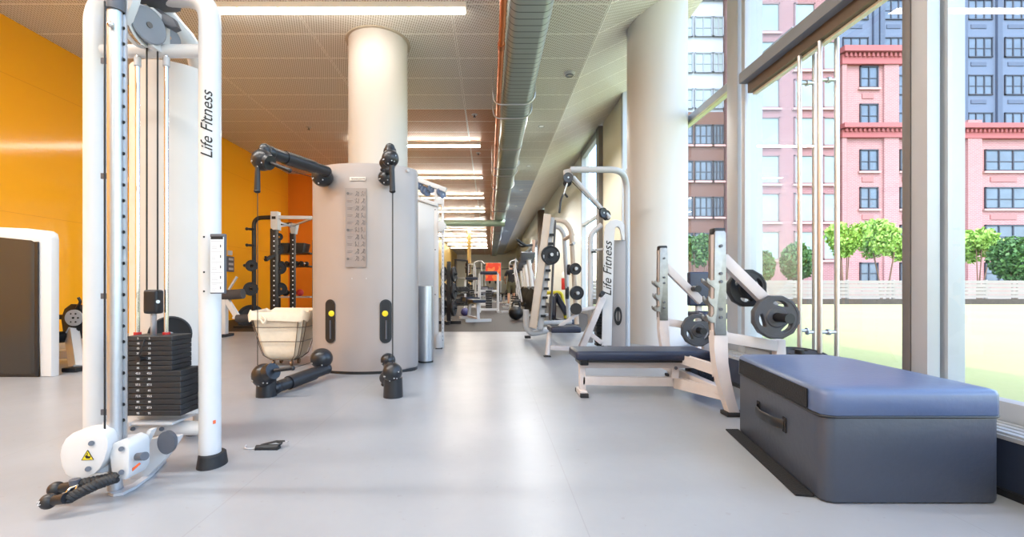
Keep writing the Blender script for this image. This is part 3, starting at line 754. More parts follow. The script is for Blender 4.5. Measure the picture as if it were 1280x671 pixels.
fl = [(135, 617), (137, 613), (146, 612), (165, 606), (185, 592), (206, 574), (208, 576), (190, 594), (170, 609), (154, 617), (142, 619)]
b = MB()
pts = []
for x, y in fl:
    yy = (EYE - 0.006) * FPX / (y - VY); pts.append((PX(x, yy), yy, 0.001))
b.prism(pts, (0, 0, 0.010)); b.build('floor_plate', WHITE2, cm)
# maker's lettering up the right tube, placard
n = Vector((0.32, -0.947, 0)); cz = Vector((xr, Yt, 0)) + n * (rt + 0.0006)
lettering('Life Fitness', frame_mat((cz.x, cz.y, PZ(156, Yt - .04)), (0, 0, 1), (-0.947, -0.32, 0)), 0.062, INK, rtube, shear=0.35, name='maker_lettering')
b = MB(); yp2 = 1.80; x0, x1 = PX(262, yp2), PX(281, yp2); za, zb = PZ(292, yp2), PZ(367, yp2)
b.box(((x0 + x1) / 2, yp2 + 0.008, (za + zb) / 2), (x1 - x0, 0.014, za - zb), bev=0.004); b.box((x0 + .02, yp2 + .03, (za + zb) / 2), (.03, .05, .12)); pc = b.build('instruction_placard', GREYPLASTIC, cm)
b = MB(); b.box(((x0 + x1) / 2, yp2 - 0.0005, (za + zb) / 2 - .004), (x1 - x0 - 0.008, 0.003, za - zb - 0.018)); cd = b.build('card', PAPER, pc)
b = MB(); rr = random.Random(3)
for k in range(5):
    zz = za - 0.030 - 0.042 * k
    b.box(((x0 + x1) / 2, yp2 - 0.0022, zz), (x1 - x0 - 0.014, 0.0006, 0.0012))
    for j in range(5): 
        wd = rr.uniform(.2, .45) * (x1 - x0); b.box((x0 + .01 + wd / 2, yp2 - 0.0022, zz - 0.006 - 0.006 * j), (wd, 0.0006, 0.0011))
    b.box((x1 - .016, yp2 - .0022, zz - .02), (.005, .0006, .012))
b.build('printed_lines', INKG, cd, smooth=0)
b = MB(); b.box(((x0 + x1) / 2, yp2 - 0.0022, za - 0.017), (x1 - x0 - 0.012, 0.0008, 0.012)); b.build('card_header', INK, cd, smooth=0)
b = MB()
for y in (150, 296, 340, 364): b.cyl(P(255, y, Yt - 0.0405), P(255, y, Yt - 0.043), 0.004, seg=8)
b.build('tube_rivets', INK, rtube)
b = MB(); b.box((xr + 0.034, Yt - 0.0255, PZ(525, Yt)), (0.010, 0.004, 0.014), rot=R(50)); b.build('tube_sticker', ORANGE_S, rtube)

# ---------------------------------------------------------------- triceps rope clipped to it, lying on the floor
rp = thing('triceps_rope', 'black braided rope attachment with ball ends, lying by the foot of the tall cable machine', 'rope attachment', (PX(100, 1.53), 1.53, 0))
def strand(a, c, mid, r):
    b = MB(); pts0 = []
    for k in range(41):
        t = k / 40; pts0.append((1 - t) ** 2 * Vector(a) + 2 * t * (1 - t) * Vector(mid) + t * t * Vector(c))
    for s in range(3):
        pp = []
        for k, p in enumerate(pts0):
            d = (pts0[min(k + 1, 40)] - pts0[max(k - 1, 0)]).normalized(); u = d.cross(Vector((0, 0, 1))).normalized(); v = d.cross(u)
            an = k * 0.62 + s * 2.094
            pp.append(p + (u * math.cos(an) + v * math.sin(an)) * r * .52)
        b.tube(pp, r * .56, 8)
    return b
strand(P(84, 624, 1.47), P(146, 597, 1.55), P(115, 606, 1.50), 0.017).build('rope', RUBBER, rp)
strand(P(84, 609, 1.55), P(146, 596, 1.58), P(115, 601, 1.56), 0.017).build('rope', RUBBER, rp)
for (x, y, Y, r) in ((60.5, 626.5, 1.46, 0.0245), (70, 611, 1.545, 0.0245)):
    b = MB(); c = P(x, y, Y); c.z = max(c.z, r + 0.001); b.ball(c, r, seg=24); d = P(x + 22, y - 4, Y) - P(x, y, Y); b.cyl(c + d * .25, c + d * 1.0, r * .62, r * .72, seg=18)
    e = b.build('ball_end', BLACK, rp)
    if y > 620:
        lettering('Z', frame_mat(c + Vector((-.008, -r - 0.0005, .004)), (1, 0, .3), (-.3, 0, 1)), 0.018, LABELW, e, shear=.2, name='ball_mark')
b = MB(); b.cyl(P(93.5, 599, 1.545), P(93.5, 608, 1.545), 0.016, seg=16); b.build('cable_stop', GREYPLASTIC, rp)
b = MB(); a, c = P(92, 608, 1.53), P(82, 627, 1.49); u = Vector((.012, 0.004, 0.004))
b.tube([a + u, a - u, c - u, c + u], 0.0035, 8, bend=0.012, closed=False); b.tube([c + u, a + u], 0.0035, 8); b.build('carabiner', CHROME, rp)
b = MB(); c = P(141, 597, 1.56); b.lathe([(0.008, -.004), (.013, -.004), (.013, .004), (.008, .004), (.008, -.004)], c, (-.3, -.9, .2), seg=18); b.build('ring', STEEL, rp)

# ---------------------------------------------------------------- ankle strap and skipping-rope handle on the floor
an = thing('ankle_strap', 'small black ankle strap with a pale loop, lying on the open floor', 'ankle strap', (PX(337, 2.05), 2.05, 0))
b = MB(); c = P(335.5, 559.5, 2.06); b.cyl(P(320.5, 560.5, 2.06), P(349, 559.5, 2.06), 0.0165, seg=18); b.build('cuff', BLACK, an)
b = MB(); b.tube([P(326, 556, 2.07), P(345, 551.5, 2.08), P(356, 551, 2.1)], [0.008, 0.009, 0.007], 10, flat=(.5, 1.2)); b.tube([P(349, 556, 2.06), P(352, 553.5, 2.07), P(346, 551.5, 2.08)], 0.006, 8); b.build('strap', BLACK, an)
b = MB(); b.tube([P(356, 551.3, 2.1), P(359, 552.5, 2.1), P(361, 550.5, 2.1)], 0.0022, 6); b.build('buckle', STEEL, an)
b = MB(); b.tube([(c.x - .055, 2.06, .004), (c.x - .085, 2.05, .004), (c.x - .11, 2.06, .004), (c.x - .125, 2.10, .004)], 0.0035, 8, bend=.03); b.build('loop', WHITE2, an)
# ---------------------------------------------------------------- grey dual-arm cable machine in the middle
Xc = -1.122
def yfront(x): return 3.80 + 0.17 * ((x - Xc) / 0.47) ** 2
dm = thing('dual_cable_machine', 'wide satin grey cable machine with four black swing arms, in front of the left column', 'cable machine', (Xc, 4.1, 0))
pl = []
xsr = [Xc - 0.43 + 0.86 * k / 20 for k in range(21)]
pl += [(x, yfront(x)) for x in xsr]
pl += [(Xc + 0.462, yfront(Xc + .43) + .05), (Xc + 0.472, yfront(Xc + .43) + .12), (Xc + 0.30, 4.55), (Xc - 0.30, 4.55), (Xc - 0.472, yfront(Xc + .43) + .12), (Xc - 0.462, yfront(Xc + .43) + .05)]
zt = PZ(206, 3.86)
b = MB(); b.prism([(x, y, 0.025) for x, y in pl], (0, 0, zt - 0.025), bev=0.022); body = b.build('body_shell', SHELL, dm, smooth=45)
b = MB(); b.prism([(Xc + (x - Xc) * .985, 4.1 + (y - 4.1) * .985, 0.0) for x, y in pl], (0, 0, 0.03)); b.build('plinth', BLACK, dm)
# vertical panel joint
b = MB(); xj = PX(492, 3.88); b.box((xj, yfront(xj) - 0.0005, zt / 2 + .02), (0.004, 0.004, zt - 0.09)); b.build('panel_joint', INKG, body)
def capsule(cx, za, zb, w, t, m, name, parent, dy=0.0):
    b = MB(); r = w / 2; pts = []
    for k in range(13): a = R(180 * k / 12); pts.append((r * math.cos(a), za - r + r * math.sin(a)))
    for k in range(13): a = R(180 + 180 * k / 12); pts.append((r * math.cos(a), zb + r + r * math.sin(a)))
    sl = 2 * 0.17 * (cx - Xc) / 0.47 ** 2
    b.prism([(cx + x, yfront(cx) + sl * x - t - dy, z) for x, z in pts], (0, t + 0.01, 0)); return b.build(name, m, parent)
for px in (413.5, 483):
    x = PX(px, 3.86); s = capsule(x, PZ(374, 3.86), PZ(428.5, 3.86), 0.094, 0.008, BLACK, 'handle_slot', dm)
    capsule(x, PZ(376, 3.86), PZ(426.5, 3.86), 0.066, 0.004, INK, 'slot_recess', s, dy=0.007)
    b = MB(); c = Vector((x + 0.018 * (1 if px < 450 else -0.1), yfront(x) - 0.014, PZ(391.5, 3.86))); b.lathe([(0, 0), (0.025, 0), (0.025, 0.01), (0.012, 0.014), (0, 0.014)], c, (0, -1, 0), seg=20); b.build('yellow_knob', YELLOW, s)
    b = MB(); b.cyl((x + .005, yfront(x) - .016, PZ(400, 3.86)), (x + .005, yfront(x) - .016, PZ(423, 3.86)), 0.006, seg=8); b.build('slot_rod', GREYPLASTIC, s)
# exercise placard and maker badge
x0, x1, za, zb = PX(433, 3.82), PX(459, 3.82), PZ(236, 3.82), PZ(334, 3.82)
b = MB(); b.box(((x0 + x1) / 2, yfront((x0 + x1) / 2) - 0.006, (za + zb) / 2), (x1 - x0, 0.006, za - zb)); pc = b.build('exercise_placard', mat('silver placard', (142, 131, 126), 0.45, 0.1), dm)
b = MB(); rr = random.Random(11); yy = yfront((x0 + x1) / 2) - 0.0105
for k in range(10):
    z = za - 0.045 - k * (za - zb - .06) / 10
    for j in range(2):   # little outline figures of the exercises
        cx = x1 - 0.03 - j * 0.052; a = rr.uniform(-.5, .5)
        b.tube([(cx - .012, yy, z - .022), (cx + a * .01, yy, z - .004), (cx + .014 * (1 if a > 0 else -1), yy, z + .010)], .0016, 5); b.tube([(cx + a * .01, yy, z - .004), (cx + .012, yy, z - .024)], .0016, 5); b.ball((cx + a * .02, yy, z + .014), .0042, seg=8)
        b.tube([(cx + .018, yy, z - .024), (cx + .018, yy, z + .016)], .0012, 4)
    b.box((x0 + .04, yy, z), (.045, .001, .0022)); b.box((x0 + .036, yy, z - .012), (.036, .001, .002))
for k, z in enumerate((za - .045, (za + zb) / 2 - .02, zb + .07)): b.lathe([(0, 0), (.011, 0), (.011, .001), (0, .001)], (x0 + .022, yy, z), (0, -1, 0), seg=12)
b.build('exercise_figures', INKG, pc, smooth=0)
b = MB(); b.box(P(447, 223.5, yfront(PX(447, 3.82)) - .004), (0.135, 0.006, 0.030), bev=.002); bd = b.build('maker_badge', mat('pale badge', (214, 202, 190), .4), dm)
lettering('TECHNOGYM', frame_mat(P(447, 223.5, yfront(PX(447, 3.82)) - .0085), (1, 0, 0), (0, 0, 1)), 0.019, INKG, bd, shear=.2)
for px in (440, 458):
    b = MB(); b.box(P(px, 348, yfront(PX(px, 3.85)) - .002), (.006, .003, .012)); b.build('hook', WHITE2, dm)
def screws(c, r, parent, n=6, ax=None):
    for k in range(n):
        b = MB(); a = R(200 + 30 * k); d = Vector((math.cos(a) * .75, -0.62, math.sin(a) * .65 + (0.25 if k % 2 else -.1))).normalized()
        b.ball(Vector(c) + d * r, r * .075, seg=8); b.build('screw', STEEL, parent)
BP = mat('satin black plastic', (33, 34, 38), 0.33, var=0.06)
# each arm: pivot drum on the body, tube, elbow and pulley head
def arm(pivot, tube_a, tube_b, elbow, head, hr, rod, drop=None, stand=None, pr=0.088):
    b = MB(); b.tube([tube_a, tube_b], 0.042, 18); b.ball(tube_a, 0.044, seg=16); b.ball(tube_b, 0.046, seg=16)
    d = Vector(tube_b) - Vector(tube_a); b.tube([Vector(tube_a) + d * .28, Vector(tube_a) + d * .78], 0.050, 18)
    a = b.build('swing_arm', BP, dm)
    b = MB(); b.ball(pivot, pr, (1, 1, .95), seg=26); b.cyl(Vector(pivot), Vector(pivot) + (Vector(tube_a) - Vector(pivot)) * 1.0, pr * .5, seg=18); pv = b.build('pivot_drum', BP, a); screws(pivot, pr, pv, 4)
    b = MB(); b.cyl(Vector(head), Vector(elbow), hr * .55, seg=20); b.ball(elbow, hr * .58, seg=18)
    b.ball(head, hr, (1, 1, 1.02), seg=28); b.cyl(Vector(head), Vector(head) + (Vector(rod[0]) - Vector(head)) * .9, hr * .88, hr * .7, seg=24)
    h = b.build('pulley_head', BP, a); screws(head, hr, h, 6)
    b = MB(); b.cyl(rod[0], rod[1], 0.013, seg=12); b.ball(rod[1], .016, seg=10); b.build('grip_stub', BLACK, a)
    if drop:
        b = MB(); b.cyl(drop[0], drop[1], 0.016, 0.020, seg=12); b.ball(drop[1], .022, (1, 1, .6), seg=12); b.build('grip_stub', BLACK, a)
    if stand:
        b = MB(); b.cyl((stand[0], stand[1], 0.0), (stand[0], stand[1], stand[2]), 0.066, 0.062, seg=24); b.build('stand_foot', BP, a)
    return a
a1 = arm(P(403, 221, 3.80), P(408, 214, 3.72), P(338, 191, 3.12), P(331, 187, 3.08), P(328, 200, 3.06), 0.072, (P(339, 204, 3.04), P(362, 213, 3.04)), (P(322, 208, 3.03), P(321.5, 239, 3.03)))
a2 = arm(P(402, 448, 3.62), P(408, 461, 3.62), P(345, 484, 3.10), P(333, 480, 3.06), P(330, 469, 3.04), 0.080, (P(343, 463, 3.0), P(366, 460, 3.0)), None, (PX(333, 3.06), 3.06, 0.12))
a3 = arm(P(483, 222, 3.76), P(486, 212, 3.72), P(487.5, 190, 3.10), P(487.5, 185, 3.06), P(488, 198, 3.04), 0.058, (P(480, 206, 3.12), P(478, 212, 3.2)), (P(490, 207, 3.0), P(490.5, 239, 3.0)), pr=0.07)
a4 = arm(P(485, 450, 3.62), P(486, 458, 3.58), P(489, 478, 3.12), P(491, 478, 3.06), P(490.5, 465, 3.02), 0.066, (P(481, 474, 3.1), P(479, 480, 3.14)), None, (PX(491.5, 3.04), 3.04, 0.13), pr=0.06)
for (x, ya, yb, Y) in ((322, 238, 468, 3.03), (490.5, 238, 460, 3.0)):
    b = MB(); b.cyl(P(x, ya, Y), P(x, yb, Y), 0.0026, seg=7); b.build('pull_cable', CABLE, dm)
b = MB(); b.cyl(P(362, 213, 3.04), P(390, 221, 3.70), 0.0025, seg=7); b.cyl(P(366, 460, 3.0), P(392, 452, 3.6), 0.0025, seg=7); b.build('arm_cable', CABLE, dm)
b = MB(); 
for px in (394, 510): b.cyl(P(px, 213, 3.92), P(px, 213, 3.90), 0.012, seg=12)
b.build('corner_studs', WHITE2, dm)

# ---------------------------------------------------------------- laundry basket on castors
bk = thing('laundry_basket', 'cream canvas basket in a wire frame on castors, half behind the grey cable machine', 'basket', (PX(358, 4.3), 4.3, 0))
cx, cy = PX(358, 4.3), 4.3
def rr_ring(w, d, z, r=0.07, n=6):
    o = []
    for (sx, sy, a0) in ((1, 1, 0), (-1, 1, 90), (-1, -1, 180), (1, -1, 270)):
        for k in range(n + 1):
            a = R(a0 + 90 * k / n); o.append(Vector((cx + sx * (w - r) + r * math.cos(a), cy + sy * (d - r) + r * math.sin(a), z)))
    return o
zb_, zt_ = PZ(452, 4.1) , PZ(391, 4.1)
levels = []
rr = random.Random(5)
for k in range(11):
    t = k / 10; s = 0.55 + 0.45 * min(1, t * 1.05) ** 0.75 if t > 0 else 0.42
    levels.append((0.255 * s, 0.19 * s, zb_ + (zt_ - zb_) * t))
b = MB(); prev = None
for i, (w, d, z) in enumerate(levels):
    rg = [p + Vector((0.006 * math.sin(j * 2.3) * (i / 10), 0.006 * math.cos(j * 1.9) * (i / 10), 0)) for j, p in enumerate(rr_ring(w, d, z, .25 * w, 8))]
    vs = [b.bm.verts.new(p) for p in rg]
    if prev:
        for k in range(len(vs)): b.bm.faces.new((prev[k], prev[(k + 1) % len(vs)], vs[(k + 1) % len(vs)], vs[k]))
    else: b.bm.faces.new(vs)
    prev = vs
# folded rim that hangs outside
for (w, d, dz, drop) in ((0.272, 0.205, 0.018, 0), (0.285, 0.215, -0.03, 1), (0.280, 0.212, -0.075, 1)):
    vs = [b.bm.verts.new(p + Vector((0, 0, dz + 0.012 * math.sin(j * 1.3) * drop + (0.012 * math.sin(j * .9) if not drop else 0)))) for j, p in enumerate(rr_ring(w, d, zt_, .25 * w, 8))]
    for k in range(len(vs)): b.bm.faces.new((prev[k], prev[(k + 1) % len(vs)], vs[(k + 1) % len(vs)], vs[k]))
    prev = vs
b.build('canvas_liner', CANVAS, bk, smooth=60)
b = MB(); b.tube([p + Vector((-0.12, -0.0, 0)) for p in [V(cx, cy - .222, zt_ - .02), V(cx + .04, cy - .232, zt_ - .06), V(cx + .02, cy - .23, zt_ - .10), V(cx - .02, cy - .23, zt_ - .05)]], 0.010, 8, bend=.02); b.build('liner_tie', CANVAS, bk)
b = MB()
for i in (0, 4, 7):
    w, d, z = levels[i]; b.tube(rr_ring(w + .013, d + .013, z, .25 * w, 6), 0.0035, 6, closed=True)
for j in (0, 4, 8, 12, 16, 20, 24, 27, 31, 34):
    b.tube([rr_ring(levels[i][0] + .012, levels[i][1] + .012, levels[i][2], .25 * levels[i][0], 8)[j] for i in range(0, 11)], 0.0036, 5)
w, d, z = levels[0]
for s in (-1, 1): b.tube([(cx + s * w * .8, cy - d, z), (cx + s * w * .8, cy - d, .05), (cx + s * w * .8, cy + d, .05), (cx + s * w * .8, cy + d, z)], .005, 6, bend=.02)
b.tube([(cx - w * .8, cy, .05), (cx + w * .8, cy, .05)], .005, 6)
b.build('wire_frame', mat('grey wire', (120, 108, 98), .4, .6), bk)
for sx in (-1, 1):
    for sy in (-1, 1):
        b = MB(); c = V(cx + sx * w * .8, cy + sy * d, 0.024); b.cyl(c + V(-.009, 0, 0), c + V(.009, 0, 0), 0.024, seg=16); b.cyl(c, c + V(0, 0, .03), .007, seg=8); b.build('castor', mat('bronze castor', (120, 92, 66), .4, .4), bk)

# ---------------------------------------------------------------- slim steel cylinder beside the grey machine
sb = thing('steel_bin', 'slim brushed steel cylinder standing just right of the grey cable machine', 'bin', (PX(532, 4.4), 4.4, 0))
c = V(PX(532, 4.42), 4.42, 0)
b = MB(); b.lathe([(0, 0.0), (0.072, 0.0), (0.072, 0.752), (0.066, 0.757), (0.062, 0.745), (0, 0.745)], c, seg=40); b.build('cylinder', STEEL, sb)
b = MB(); b.lathe([(0.0725, 0.004), (0.075, 0.004), (0.075, 0.02), (0.0725, 0.02)], c, seg=40); b.build('base_ring', BLACK, sb)
# ---------------------------------------------------------------- foam plyometric box with a lid, front right
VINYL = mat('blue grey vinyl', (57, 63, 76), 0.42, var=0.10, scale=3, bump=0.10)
VINYLT = mat('vinyl lid with sky tint painted in', (84, 100, 134), 0.36, var=0.07, scale=3, bump=0.08)  # lid colour made bluer and lighter to imitate the sky's reflection
HOOK = mat('black hook and loop strip', (22, 22, 26), 0.9, bump=0.4)
pb = thing('plyo_box', 'large dark blue vinyl foam jumping box lying at the front right by the windows', 'plyo box', (1.30, 1.95, 0))
Yf = 1.535
# plan: front edge faces the camera, left edge runs back towards the bench
A = V(PX(925, 2.30), 2.30, 0)          # far left corner
B0 = V(PX(1016, 1.60), 1.60, 0)
Fl, Fr = V(PX(1046, Yf), Yf, 0), V(PX(1243, Yf), Yf, 0)
plan = [A, B0, V(PX(1026, 1.558), 1.558, 0), V(PX(1035, 1.542), 1.542, 0), Fl, Fr, V(PX(1247, 1.545), 1.548, 0), V(1.765, 1.60, 0), V(1.80, 2.22, 0), V(1.76, 2.34, 0), V(0.0, 0, 0)]
plan = plan[:-1] + [V(1.34, 2.36, 0)]
zs = PZ(521, Yf)        # lid seam
zt = PZ(487, Yf)
def ring(z, off=0.0):
    c = sum(plan, V(0, 0, 0)) / len(plan)
    return [p + (p - c).normalized() * off + V(0, 0, z) for p in plan]
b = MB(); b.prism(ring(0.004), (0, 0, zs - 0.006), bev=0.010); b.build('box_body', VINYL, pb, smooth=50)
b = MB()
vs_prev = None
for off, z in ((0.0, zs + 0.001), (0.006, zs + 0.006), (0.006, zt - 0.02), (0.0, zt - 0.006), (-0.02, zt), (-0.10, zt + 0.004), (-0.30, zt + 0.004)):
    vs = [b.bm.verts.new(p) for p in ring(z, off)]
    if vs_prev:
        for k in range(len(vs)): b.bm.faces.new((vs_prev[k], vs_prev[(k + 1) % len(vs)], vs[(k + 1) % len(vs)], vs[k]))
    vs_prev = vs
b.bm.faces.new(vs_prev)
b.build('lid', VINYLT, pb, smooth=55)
b = MB(); rg = ring(zs, 0.004); b.tube(rg, 0.0045, 8, closed=True); b.build('seam_piping', BLACK, pb)
d = (B0 - A).normalized(); nrm = V(d.y, -d.x, 0); nrm = nrm if nrm.x < 0 else -nrm
def on_left(t0, t1, z0, z1, m, name, par, out=0.004, tk=0.004):
    b = MB(); p0 = A + (B0 - A) * t0 + nrm * out; p1 = A + (B0 - A) * t1 + nrm * out
    b.prism([p0 + V(0, 0, z0), p1 + V(0, 0, z0), p1 + V(0, 0, z1), p0 + V(0, 0, z1)], nrm * tk); return b.build(name, m, par)
on_left(0.03, 0.97, zs + 0.008, zt - 0.016, HOOK, 'closure_strip', pb, out=0.007)
# side handle: webbing loop on two stitched patches
p0 = A + (B0 - A) * 0.34; p1 = A + (B0 - A) * 0.70
b = MB(); hz = 0.190
b.tube([p0 + nrm * .004 + V(0, 0, hz), p0.lerp(p1, .15) + nrm * .03 + V(0, 0, hz), p0.lerp(p1, .5) + nrm * .04 + V(0, 0, hz), p0.lerp(p1, .85) + nrm * .03 + V(0, 0, hz), p1 + nrm * .004 + V(0, 0, hz)], 0.020, 8, bend=.03, flat=(1.0, .28))
h = b.build('handle', BLACK, pb)
for q0, q1 in ((-.06, .05), (.95, 1.06)):
    b = MB(); u0, u1 = p0.lerp(p1, q0) + nrm * .001, p0.lerp(p1, q1) + nrm * .001
    b.prism([u0 + V(0, 0, hz - .03), u1 + V(0, 0, hz - .03), u1 + V(0, 0, hz + .03), u0 + V(0, 0, hz + .03)], nrm * .004); b.build('handle_patch', HOOK, h)
# hook and loop flap lying on the floor along the left side
b = MB(); q0, q1 = A + d * -0.02, A + (B0 - A) * 1.02
b.prism([q0 + nrm * .002 + V(0, 0, .004), q1 + nrm * .002 + V(0, 0, .004), q1 + nrm * .062 + V(0, 0, .001), q0 + nrm * .062 + V(0, 0, .001)], (0, 0, .006)); b.build('floor_flap', HOOK, pb)

# ---------------------------------------------------------------- weight plates with grip openings
def make_plate(name, label, c, r, w=0.045, axis=(0, -1, 0), spin=0.0, group=None, sides=12, m=CASTG, tri=True):
    t = thing(name, label, 'weight plate', (0, 0, 0), group)
    b = MB(); n = sides
    ax = Vector(axis).normalized(); q = ax.to_track_quat('Z', 'Y')
    import math as M_
    # flat ring with three oval grip openings: built from an outer polygon and cut with holes by a filled curve
    cu = bpy.data.curves.new('t', 'CURVE'); cu.dimensions = '2D'; cu.fill_mode = 'BOTH'; cu.extrude = w / 2 - 0.006; cu.bevel_depth = 0.006; cu.bevel_resolution = 1
    def spl(pts):
        s = cu.splines.new('POLY'); s.points.add(len(pts) - 1)
        for p, (x, y) in zip(s.points, pts): p.co = (x, y, 0, 1)
        s.use_cyclic_u = True
    spl([((r - .006) * M_.cos(2 * M_.pi * (k + .5) / n), (r - .006) * M_.sin(2 * M_.pi * (k + .5) / n)) for k in range(n)])
    if tri:
        for k in range(3):
            a = spin + 2 * M_.pi * k / 3; pts = []
            for j in range(16):
                ph = -2 * M_.pi * j / 16; u, v = 0.36 * r * M_.cos(ph), 0.155 * r * M_.sin(ph)
                rad = 0.64 * r + v; an = a + u / (0.64 * r)
                pts.append((rad * M_.cos(an), rad * M_.sin(an)))
            spl(pts)
    spl([(0.026 * M_.cos(-2 * M_.pi * j / 20), 0.026 * M_.sin(-2 * M_.pi * j / 20)) for j in range(20)])
    ob = bpy.data.objects.new('t', cu); COL.objects.link(ob); bpy.context.view_layer.update()
    me = bpy.data.meshes.new_from_object(ob.evaluated_get(bpy.context.evaluated_depsgraph_get())); bpy.data.objects.remove(ob); bpy.data.curves.remove(cu)
    b.bm.from_mesh(me); bpy.data.meshes.remove(me)
    b.xform(q.to_matrix().to_4x4()); b.build('disc', m, t)
    for s in (1, -1):
        b = MB(); b.lathe([(0.92 * r, w / 2 - .001), (0.93 * r, w / 2 + .003), (0.86 * r, w / 2 + .003), (0.85 * r, w / 2 - .001)], (0, 0, 0), ax * s, seg=40)
        b.lathe([(0.027, w / 2 - .001), (0.027, w / 2 + .006), (0.052, w / 2 + .006), (0.060, w / 2 - .001)], (0, 0, 0), ax * s, seg=28)
        b.build('raised_rim', m, t)
    t.location = c
    return t

# ---------------------------------------------------------------- olympic flat bench with rack
ob_ = thing('olympic_bench', 'white framed flat bench press station with navy pad and worn steel bar hooks', 'bench press', (1.2, 3.1, 0))
Yn, Yfr = 2.60, 3.72     # near and far side frames
# pad
zpt = PZ(432.5, 3.22); 
xa, xb = PX(716, 3.08), PX(880, 3.08)
b = MB(); b.box(((xa + xb) / 2, 3.10, zpt - 0.032), (xb - xa, 0.29, 0.062), bev=0.022, seg=3); b.build('bench_pad', PAD, ob_)
b = MB(); b.box(((xa + xb) / 2 + .03, 3.10, zpt - 0.070), (xb - xa - 0.12, 0.24, 0.016)); b.build('pad_board', BLACK, ob_)
def bar(name, p0, p1, w, h, m=PINKW, par=ob_, bev=0.006, up=(0, 0, 1)):
    b = MB(); b.bar(p0, p1, w, h, bev, up); return b.build(name, m, par)
xs_ = PX(731, 3.0)
bar('under_rail', (xs_ - .02, 3.10, zpt - 0.105), (PX(870, 3.1), 3.10, zpt - 0.105), 0.06, 0.055)
bar('front_leg', (xs_, 3.10, zpt - 0.09), (xs_ + .004, 3.10, 0.02), 0.05, 0.042, up=(1, 0, 0))
b = MB(); b.box((xs_, 3.10, zpt - 0.085), (0.055, 0.2, 0.035), bev=.008); b.build('leg_bracket', BLACK, ob_)
bar('foot_bar', (xs_, 3.02, 0.022), (xs_, 3.18, 0.022), 0.05, 0.036)
for y in (3.015, 3.185):
    b = MB(); b.box((xs_, y, 0.014), (0.056, 0.03, 0.028), bev=.005); b.build('rubber_cap', RUBBER, ob_)
bar('lower_rail', (xs_, 3.10, 0.10), (PX(845, 3.1), 3.10, 0.09), 0.05, 0.06)
bar('rear_rail', (PX(845, 3.1), 3.08, 0.085), P(906, 492, 2.64), 0.05, 0.06)
xm = PX(845.5, 3.06)
bar('middle_leg', (xm, 3.10, zpt - 0.09), (xm, 3.10, 0.085), 0.05, 0.05, up=(1, 0, 0))
b = MB(); b.cyl((xm, 3.07, .19), (xm, 3.065, .19), .012, seg=10); b.build('bolt', GREYPLASTIC, ob_)
def side_frame(Y, s, dxp, outer):
    """one upright: curved leg, worn steel hook plate, diagonal and lower storage arms. dxp shifts the picture columns, s the scale"""
    def Q(x, y, dy=0.0): return P(x, y, Yn) + V(dxp, Y - Yn + dy, 0)
    # leg
    path = [(899, 424), (899, 432), (901, 450), (906, 475), (913, 500), (918, 517)]
    for (p, q) in zip(path[:-1], path[1:]): pass
    b = MB(); L_ = [(889.5, 413), (889.5, 432), (891.5, 452), (896, 475), (903, 498), (910, 520)]; R_ = [(924, 520), (916, 498), (910.5, 475), (907, 452), (906.5, 432), (906.5, 413)]
    b.prism([Q(x, y, -0.03) for x, y in L_ + R_], (0, 0.06, 0), bev=.006); b.build('curved_leg', PINKW, ob_, smooth=45)
    b = MB(); c = Q(914, 520); b.box((c.x + .01, Y, 0.013), (0.11, 0.085, 0.024), bev=.006); b.build('foot_pad', RUBBER, ob_)
    # hook plate
    hp = [(889.5, 418), (889.5, 402), (886, 403), (881, 399), (879.5, 394), (881, 392.5), (884, 396.5), (887, 396), (889.5, 391), (889, 383), (884.5, 380), (881.5, 375.5), (881.5, 370.5), (883, 370), (885.5, 374.5), (889.5, 373), (890, 360), (884, 356.5), (880, 353), (880, 348), (881.5, 347.5), (884.5, 351.5), (889.5, 350.5), (889.5, 292), (891, 289.5), (901.5, 289.5), (903.5, 292), (904, 418)]
    b = MB(); b.prism([Q(x, y, -0.036) for x, y in hp], (0, 0.012, 0), bev=.002); b.prism([Q(x, y, 0.024) for x, y in hp], (0, 0.012, 0), bev=.002)
    pl = b.build('hook_plate', WORN, ob_, smooth=30)
    b = MB(); b.prism([Q(x, y, -0.026) for x, y in ((891, 418), (891, 293), (903, 293), (903, 418))], (0, 0.052, 0), bev=.003); b.build('upright_post', PINKW, ob_)
    b = MB(); b.box(Q(896.5, 289) + V(0, 0, 0.0), (0.066, 0.064, 0.035), bev=.01); b.build('post_cap', BLACK, ob_)
    for y in (308, 342, 352, 386, 396):
        b = MB(); b.cyl(Q(897, y, -0.044), Q(897, y, 0.044), 0.009, seg=12); b.build('bolt', GREYPLASTIC, pl)
    # storage arms to the right
    bar('diagonal_arm', Q(902, 322), Q(966, 385), 0.05, 0.062)
    bar('storage_arm', Q(903, 421), Q(970, 432), 0.05, 0.062)
    bar('rear_leg', Q(973, 424), Q(976, 505), 0.05, 0.055, up=(1, 0, 0))
    b = MB(); c = Q(976, 512); b.box((c.x, Y, 0.012), (0.075, 0.08, 0.024), bev=.006); b.build('foot_pad', RUBBER, ob_)
    return Q
QN = side_frame(Yn, 1, 0.0, -1)
# far frame: same build seen farther away
dxf = PX(826, Yfr) - PX(897, Yn)
zk = 0.0
QF = side_frame(Yfr, 1, PX(828, Yfr) - PX(897, Yn), 1)
# spine that joins the pad to both frames
bar('cross_member', (PX(903, 2.62) + .01, Yn, 0.13), (PX(903, 2.62) + .01, Yfr, 0.13), 0.05, 0.05)
bar('side_brace', P(852, 448, 3.02), P(898, 463, 2.64), 0.035, 0.05)
bar('pad_strut', (PX(890, 2.9), 2.85, .18), (PX(893, 2.95), 2.98, .42), 0.03, 0.03, up=(1, 0, 0))
